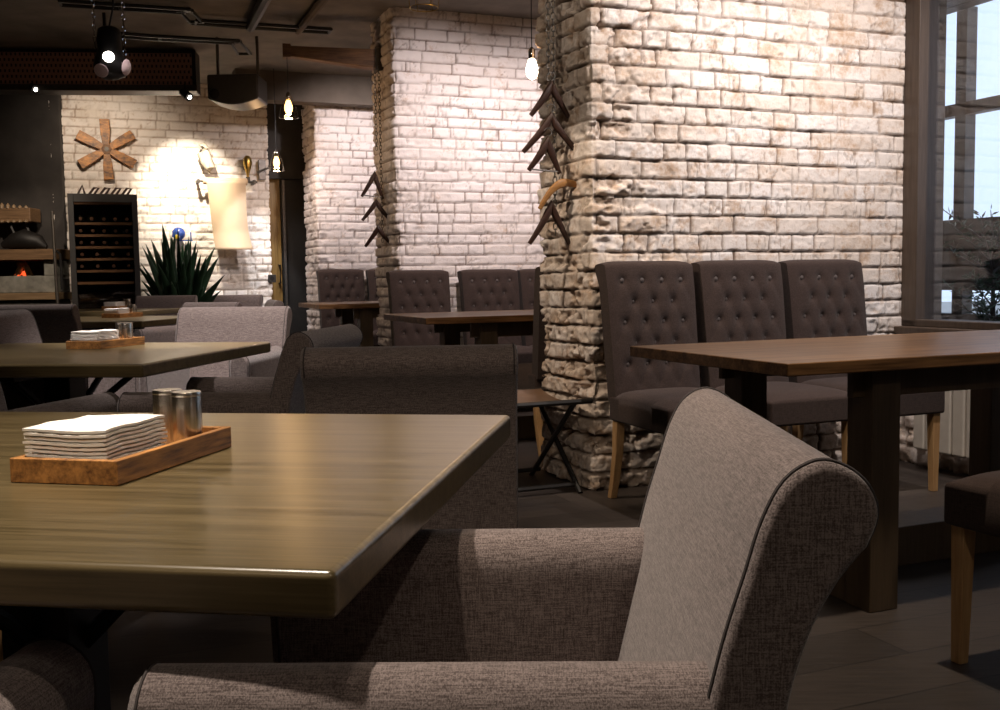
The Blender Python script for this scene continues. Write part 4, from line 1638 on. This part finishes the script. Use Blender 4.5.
MB().box(0.0, 0.13, -0.02, 0.02, -0.07, -0.058).box(0.11, 0.122, -0.015, 0.015, -0.06, 0.02).build('bracket', M['blue'], bo, bevel=0.002)
MB().box(-0.02, 0.02, 0.03, 0.10, -0.03, 0.03).build('wall_mount', M['chain'], bo)
for px, py, lab in ((272, 278.5, 'small dark square socket low on the back wall beside the door'),):
    so = on_back(px, py, 0.012)
    o = thing('wall_socket', lab, 'socket', so, ANG_A)
    MB().box(-0.04, 0.04, -0.012, 0.006, -0.04, 0.04).build('cover', M['grey_plastic'], o, bevel=0.004)
    MB().tube([(0, -0.013, 0), (0, -0.009, 0)], 0.022, 14).build('insert', M['black'], o, smooth=True)
sw = at_y(325.5, 228.5, 10.12)
o = thing('wall_switch', 'grey square switch on the farthest brick wall above the chairs', 'switch', sw, ANG_A)
MB().box(-0.04, 0.04, -0.03, 0.02, -0.04, 0.04).build('cover', M['grey_plastic'], o, bevel=0.004)
MB().box(-0.02, 0.02, -0.036, -0.028, -0.025, 0.025).build('rocker', M['hanger_metal'], o, bevel=0.002)

# spiky plant
pp = at_y(180, 300, 9.82)
pl = thing('snake_plant', 'spiky dark green plant in a pot beside the wine cabinet', 'plant', (pp.x, pp.y, 0))
MB().lathe([(0.15, 0), (0.20, 0.05), (0.22, 0.55), (0.235, 0.58), (0.20, 0.58), (0.19, 0.54), (0.001, 0.54)], 22).build('pot', M['pot'], pl, smooth=True)
rp_ = random.Random(5)
tips = []
for i in range(44):
    px = rp_.gauss(178, 19)
    py = rp_.uniform(238, 292) - max(0, 12 - abs(px - 180)) * 1.2
    tips.append((px, py))
tips += [(162, 223), (171, 240), (151, 239), (142, 246), (191, 238), (215, 247), (201, 254), (186, 240), (207, 262), (140, 262)]
for i, (px, py) in enumerate(tips):
    yy = 9.82 + rp_.uniform(-0.25, 0.10)
    tip = at_y(px, py, yy) - Vector((pp.x, pp.y, 0))
    a = math.atan2(tip.y, tip.x)
    rr = rp_.uniform(0.02, 0.13)
    b0_ = Vector((rr * math.cos(a), rr * math.sin(a), 0.53))
    h = tip.z - 0.53
    mid = b0_.lerp(tip, 0.5) + Vector((0, 0, 0.10 * h)) - Vector((tip.x, tip.y, 0)) * 0.12
    m = MB()
    vs, fs = [], []
    n = 10
    wmax = rp_.uniform(0.04, 0.062)
    tw = rp_.uniform(-0.6, 0.6)
    for k in range(n + 1):
        t = k / n
        c = b0_ * (1 - t) ** 2 + mid * 2 * t * (1 - t) + tip * t ** 2
        w = wmax * (0.55 + 0.45 * math.sin(PI * min(t * 1.3, 1) * 0.5)) * (1 - t ** 2.2) + 0.001
        s = Vector((math.cos(tw), math.sin(tw), 0)) * w
        fold = Vector((-math.sin(tw), math.cos(tw), 0)) * w * 0.35
        vs += [c - s, c + fold, c + s]
    for k in range(n):
        for j in range(2):
            fs.append((k * 3 + j, k * 3 + j + 1, k * 3 + 3 + j + 1, k * 3 + 3 + j))
    m.add(vs, fs)
    lo = m.build('leaf', M['leaf'], pl, smooth=True, angle=80)
    md = lo.modifiers.new('thickness', 'SOLIDIFY')
    md.thickness = 0.003

# ------------------------------------------------------------------ door between back wall and farthest pier
dpt = W1 + B * 0.18 + A * 0.0
d1 = struct('door_1', slab(W1 + B * 0.2 + A * 0.0, W1 + B * 0.2 + A * 0.14, 0.06, 0, 2.05), M['door_wood'], bevel=0.004)
hd = MB()
hp = W1 + B * 0.19 + A * 0.11
hd.tube([(hp.x, hp.y, 0.97), (hp.x + FW.x * 0.05, hp.y + FW.y * 0.05, 0.97), (hp.x + FW.x * 0.05, hp.y + FW.y * 0.05, 1.16), (hp.x, hp.y, 1.16)], 0.010, 8)
hd.build('door_handle', M['black'], d1, smooth=True)
struct('door_2', slab(W1 + B * 0.24 + A * 0.15, W1 + B * 0.24 + A * 0.60, 0.04, 0, 2.05), M['black_paint'], bevel=0.004)
struct('door_post_1', slab(W1 + B * 0.20 + A * 0.165, W1 + B * 0.20 + A * 0.195, 0.04, 0, 2.05), M['hanger_metal'], bevel=0.003)
struct('lintel_1', slab(W1 + B * 0.1 - A * 0.05, W1 + B * 0.1 + A * 0.7, 0.25, 2.05, CEIL), M['plaster_dark'])
struct('wall_behind_door', slab(W1 + B * 0.6 - A * 0.4, W1 + B * 0.6 + A * 2.2, 0.1, 0, CEIL), M['plaster_dark'])
struct('beam_1', slab(at_h(262, 60, 2.6) * 0 + wp(5.62, -0.75, 0), wp(5.62, 1.8, 0), 0.2, 2.68, CEIL), M['plaster'])

# ------------------------------------------------------------------ hearth at far left
hy = 9.5
def hz(py):
    return at_y(20, py, hy).z
xl, xr = -5.45, at_y(56, 280, hy).x
hb = thing('stone_hearth', 'grey stone hearth with a wooden mantel and small fire at far left', 'fireplace', (xr, hy, 0))
wd = xr - xl
z_led, z_st, z_op, z_m0, z_m1 = hz(296), hz(276), hz(262), hz(260), hz(249.5)
MB().box(-wd, 0, 0.0, 0.75, 0.0, hz(300)).build('base', M['stone_dark'], hb, bevel=0.01)
MB().box(-wd, 0.02, -0.05, 0.75, hz(300), hz(293)).build('ledge', M['ledge'], hb, bevel=0.005)
MB().box(-wd, -0.0, 0.02, 0.12, hz(293), z_st).build('stone_front', M['stone'], hb, bevel=0.01)
MB().box(-0.12, -0.0, 0.02, 0.75, z_st, z_m0).build('cheek', M['stone'], hb, bevel=0.01)
MB().box(-wd, -0.0, 0.12, 0.75, hz(293) - 0.001, z_st - 0.03).build('fire_bed', M['stone_dark'], hb)
MB().box(-wd, 0.03, -0.05, 0.75, z_m0, z_m1).build('mantel', M['carved'], hb, bevel=0.005)
MB().box(-wd, 0.0, 0.25, 0.75, z_m1, CEIL - 0.01).build('hood', M['plaster_dark'], hb, bevel=0.01)
MB().box(-wd, 0.0, 0.70, 0.75, z_st, z_m0).build('fire_back', M['black_paint'], hb)
for px, lean_ in ((15.5, 0.06), (31.5, -0.05)):
    f0 = at_y(px, 276, hy + 0.22)
    o = thing('firewood_log', 'pale %s log beside the embers in the hearth' % ('left' if px < 20 else 'right'), 'log', (f0.x, f0.y, z_st - 0.03), 0,
              'logs in the hearth')
    MB().tube([(0, 0, 0.0), (lean_, 0.0, 0.13)], [0.034, 0.026], 9).build('wood', M['log'], o, smooth=True)
f0 = at_y(24, 274, hy + 0.25)
em = MB()
re = random.Random(2)
for i in range(22):
    q = Vector((re.uniform(-0.06, 0.06), re.uniform(-0.05, 0.05), re.uniform(0.015, 0.075)))
    em.lathe([(0.001, -0.014), (0.013, -0.006), (0.012, 0.006), (0.001, 0.013)], 6, Matrix.Translation(q) @ Matrix.Rotation(re.uniform(0, 3), 4, 'X'))
tag(em.build('ember_pile', M['ember'], loc=(f0.x, f0.y, z_st - 0.03)), 'small heap of glowing red embers between the logs', 'fire', kind='stuff')
gp = at_y(22, 265, hy + 0.3)
tag(MB().lathe([(0.02, 0.0), (0.05, 0.006), (0.05, 0.04), (0.03, 0.055), (0.001, 0.056)], 14).build('fire_damper', M['brass'], smooth=True, loc=(gp.x, gp.y, z_m0 - 0.06)),
    'small round brass damper under the mantel above the embers', 'damper')
# carved chest on the mantel
c0 = at_y(8, 228, hy + 0.05)
cb_ = thing('carved_box', 'carved brown wooden box with scrolled crest on the mantel at far left', 'box', (at_y(-4, 228, hy + 0.05).x, hy + 0.05, z_m1))
zz0, zz1 = hz(222) - z_m1, hz(208) - z_m1
for sx in (-0.30, 0.14, 0.30):
    MB().tube([(sx * 0.9, 0.0, zz0), (sx * 0.9 + 0.1, 0.0, 0.0)], 0.014, 6).build('leg', M['black_wood'], cb_)
MB().box(-0.36, 0.36, -0.08, 0.14, zz0, zz1).build('body', M['carved'], cb_, bevel=0.008)
fz = MB()
for i in range(13):
    fz.lathe([(0.001, -0.02), (0.02, -0.008), (0.02, 0.008), (0.001, 0.02)], 8, Matrix.Translation((-0.34 + i * 0.055, -0.085, zz0 + 0.005)))
    hgt = 0.012 + 0.03 * math.exp(-((i - 8) / 2.2) ** 2)
    fz.lathe([(0.001, -0.01), (0.02, -0.004), (0.018, hgt * 0.7), (0.001, hgt + 0.01)], 8, Matrix.Translation((-0.34 + i * 0.055, -0.07, zz1)))
fz.build('carving', M['ledge'], cb_, smooth=True)
bj = at_y(33, 246, hy + 0.1)
tag(MB().tube([(-0.26, 0, 0.04), (-0.15, 0, 0.08), (-0.05, 0, 0.10), (0.08, 0, 0.07), (0.15, 0, 0.02)], [0.03, 0.075, 0.095, 0.065, 0.02], 12).build(
    'iron_bellows', M['black_wood'], smooth=True, loc=(bj.x, bj.y - 0.05, z_m1)), 'black rounded bellows lying on the mantel right of the carved box', 'bellows')
# stand with fire irons
fi = at_y(58.5, 300, hy - 0.3)
fs_ = thing('fire_iron_stand', 'thin dark iron stand between the hearth and the wine cabinet', 'stand', (fi.x, fi.y, 0))
MB().tube([(0, 0, 0.02), (-0.02, 0, hz(214))], [0.02, 0.012], 8).build('post', M['chain'], fs_, smooth=True)
MB().tube([(0.0, 0, hz(252)), (0.05, -0.03, hz(256)), (0.05, -0.03, hz(290))], 0.012, 8).build('bracket', M['black'], fs_, smooth=True)
for a in range(3):
    v = (0.10 * math.cos(a * 2.1), 0.10 * math.sin(a * 2.1), 0.0)
    MB().tube([(0, 0, 0.25), (v[0], v[1], 0.012)], 0.010, 6).build('leg', M['black'], fs_, smooth=True)

# ------------------------------------------------------------------ lights
def spot(name, loc, target, energy, col, angle, blend=0.5, size=0.04):
    l = bpy.data.lights.new(name, 'SPOT')
    l.energy = energy
    l.color = col
    l.spot_size = R(angle)
    l.spot_blend = blend
    l.shadow_soft_size = size
    o = bpy.data.objects.new(name, l)
    C.objects.link(o)
    o.location = loc
    dv = Vector(target) - Vector(loc)
    o.rotation_euler = dv.to_track_quat('-Z', 'Y').to_euler()
    return o


WARM = (1.0, 0.82, 0.64)
NEUT = (1.0, 0.895, 0.84)
PINK = (1.0, 0.885, 0.87)
# near wall
spot('spot_light', wp(0, 0.40, 1.25, 2.88), wp(0, 0.50, 0, 1.30), 150, NEUT, 92, 0.9)
spot('spot_light', wp(0, 1.45, 1.25, 2.88), wp(0, 1.35, 0, 1.30), 150, NEUT, 92, 0.9)
# near pier end
spot('spot_light', wp(0.1, -1.5, 0.5, 2.86), wp(0.28, 0, 0, 0.75), 150, WARM, 34, 0.35)
spot('spot_light', wp(-0.2, -1.2, 0.9, 2.86), wp(0.28, 0, 0, 1.7), 40, WARM, 70, 0.8)
# middle wall
spot('spot_light', wp(3.1, 0.3, 1.4, 2.88), wp(3.1, 0.35, 0, 1.35), 130, PINK, 100, 0.9)
spot('spot_light', wp(3.1, 1.3, 1.4, 2.88), wp(3.1, 1.2, 0, 1.35), 130, PINK, 100, 0.9)
spot('spot_light', wp(3.1, -1.4, 0.6, 2.86), wp(3.35, 0.0, 0, 1.2), 25, WARM, 60, 0.7)
# far wall
spot('spot_light', wp(5.8, 0.4, 1.4, 2.86), wp(5.8, 0.4, 0, 1.5), 150, PINK, 105, 0.9)
spot('spot_light', wp(5.9, -1.0, 0.6, 2.86), wp(6.0, 0.0, 0, 1.1), 110, NEUT, 55, 0.6)
# back wall
spot('spot_light', on_back(188, 100, 0.85), on_back(190, 200, 0), 230, (1.0, 0.88, 0.70), 64, 0.9)
spot('spot_light', on_back(95, 100, 1.2), on_back(100, 160, 0), 50, WARM, 90, 0.9)
spot('spot_light', on_back(262, 100, 1.0), on_back(255, 290, 0), 110, (0.86, 0.92, 1.0), 34, 0.3)
# lamps above the tables, plus two added spots noted below
spot('spot_light', (-0.75, 1.25, 2.9), (-0.30, 1.10, 0.75), 270, (1.0, 0.86, 0.72), 62, 0.5)
spot('spot_light', (-0.20, 1.75, 2.9), (-0.10, 1.45, 0.7), 60, WARM, 36, 0.6)
spot('spot_light', (-1.2, 3.7, 2.9), (-1.2, 4.6, 0.6), 520, NEUT, 46, 0.6)
spot('spot_light', (-2.5, 7.1, 2.9), (-2.4, 7.8, 0.6), 230, NEUT, 60, 0.7)
spot('spot_light', (1.2, 2.6, 2.9), (1.45, 3.1, 0.75), 190, WARM, 62, 0.8)
spot('spot_light', (-3.2, 3.4, 2.9), (-1.95, 3.95, 0.6), 90, NEUT, 40, 0.6)
spot('spot_light', (-3.4, 6.7, 2.9), at_y(22, 280, 9.45), 260, WARM, 34, 0.6)  # added spot, brings up the dark stone front of the hearth
spot('spot_light', (-0.6, -0.8, 2.9), (-0.40, 2.0, 0.85), 105, WARM, 35, 0.6)  # added fill from behind the camera for the dark armchair back
spot('spot_light', (-1.5, 3.1, 2.9), (-1.42, 3.5, 0.75), 110, NEUT, 36, 0.6)
spot('spot_light', (-3.0, 6.9, 2.9), (-3.0, 6.4, 0.8), 110, NEUT, 40, 0.6)
# fill spots added behind and beside the camera to lift surfaces facing it
for x_, y_, e_ in ((-1.6, -0.9, 10), (0.9, -0.3, 36), (0.2, -1.8, 9)):
    spot('spot_light', (x_, y_, 2.9), (x_ * 0.9, y_ + 0.9, 0.0), e_, WARM, 130, 0.8)

# sky outside
w = bpy.data.worlds.new('sky')
sc.world = w
w.use_nodes = True
nt = w.node_tree
bg = nt.nodes['Background']
bg.inputs[0].default_value = (0.70, 0.85, 1.0, 1)
bg.inputs[1].default_value = 1.35

# ------------------------------------------------------------------ view
sc.view_settings.view_transform = 'Standard'
sc.view_settings.look = 'None'
sc.view_settings.gamma = 1.0
sc.view_settings.exposure = 0.0
sc.view_settings.use_curve_mapping = False
try:
    sc.cycles.use_denoising = True
    sc.cycles.max_bounces = 8
    sc.cycles.sample_clamp_indirect = 4.0
except Exception:
    pass
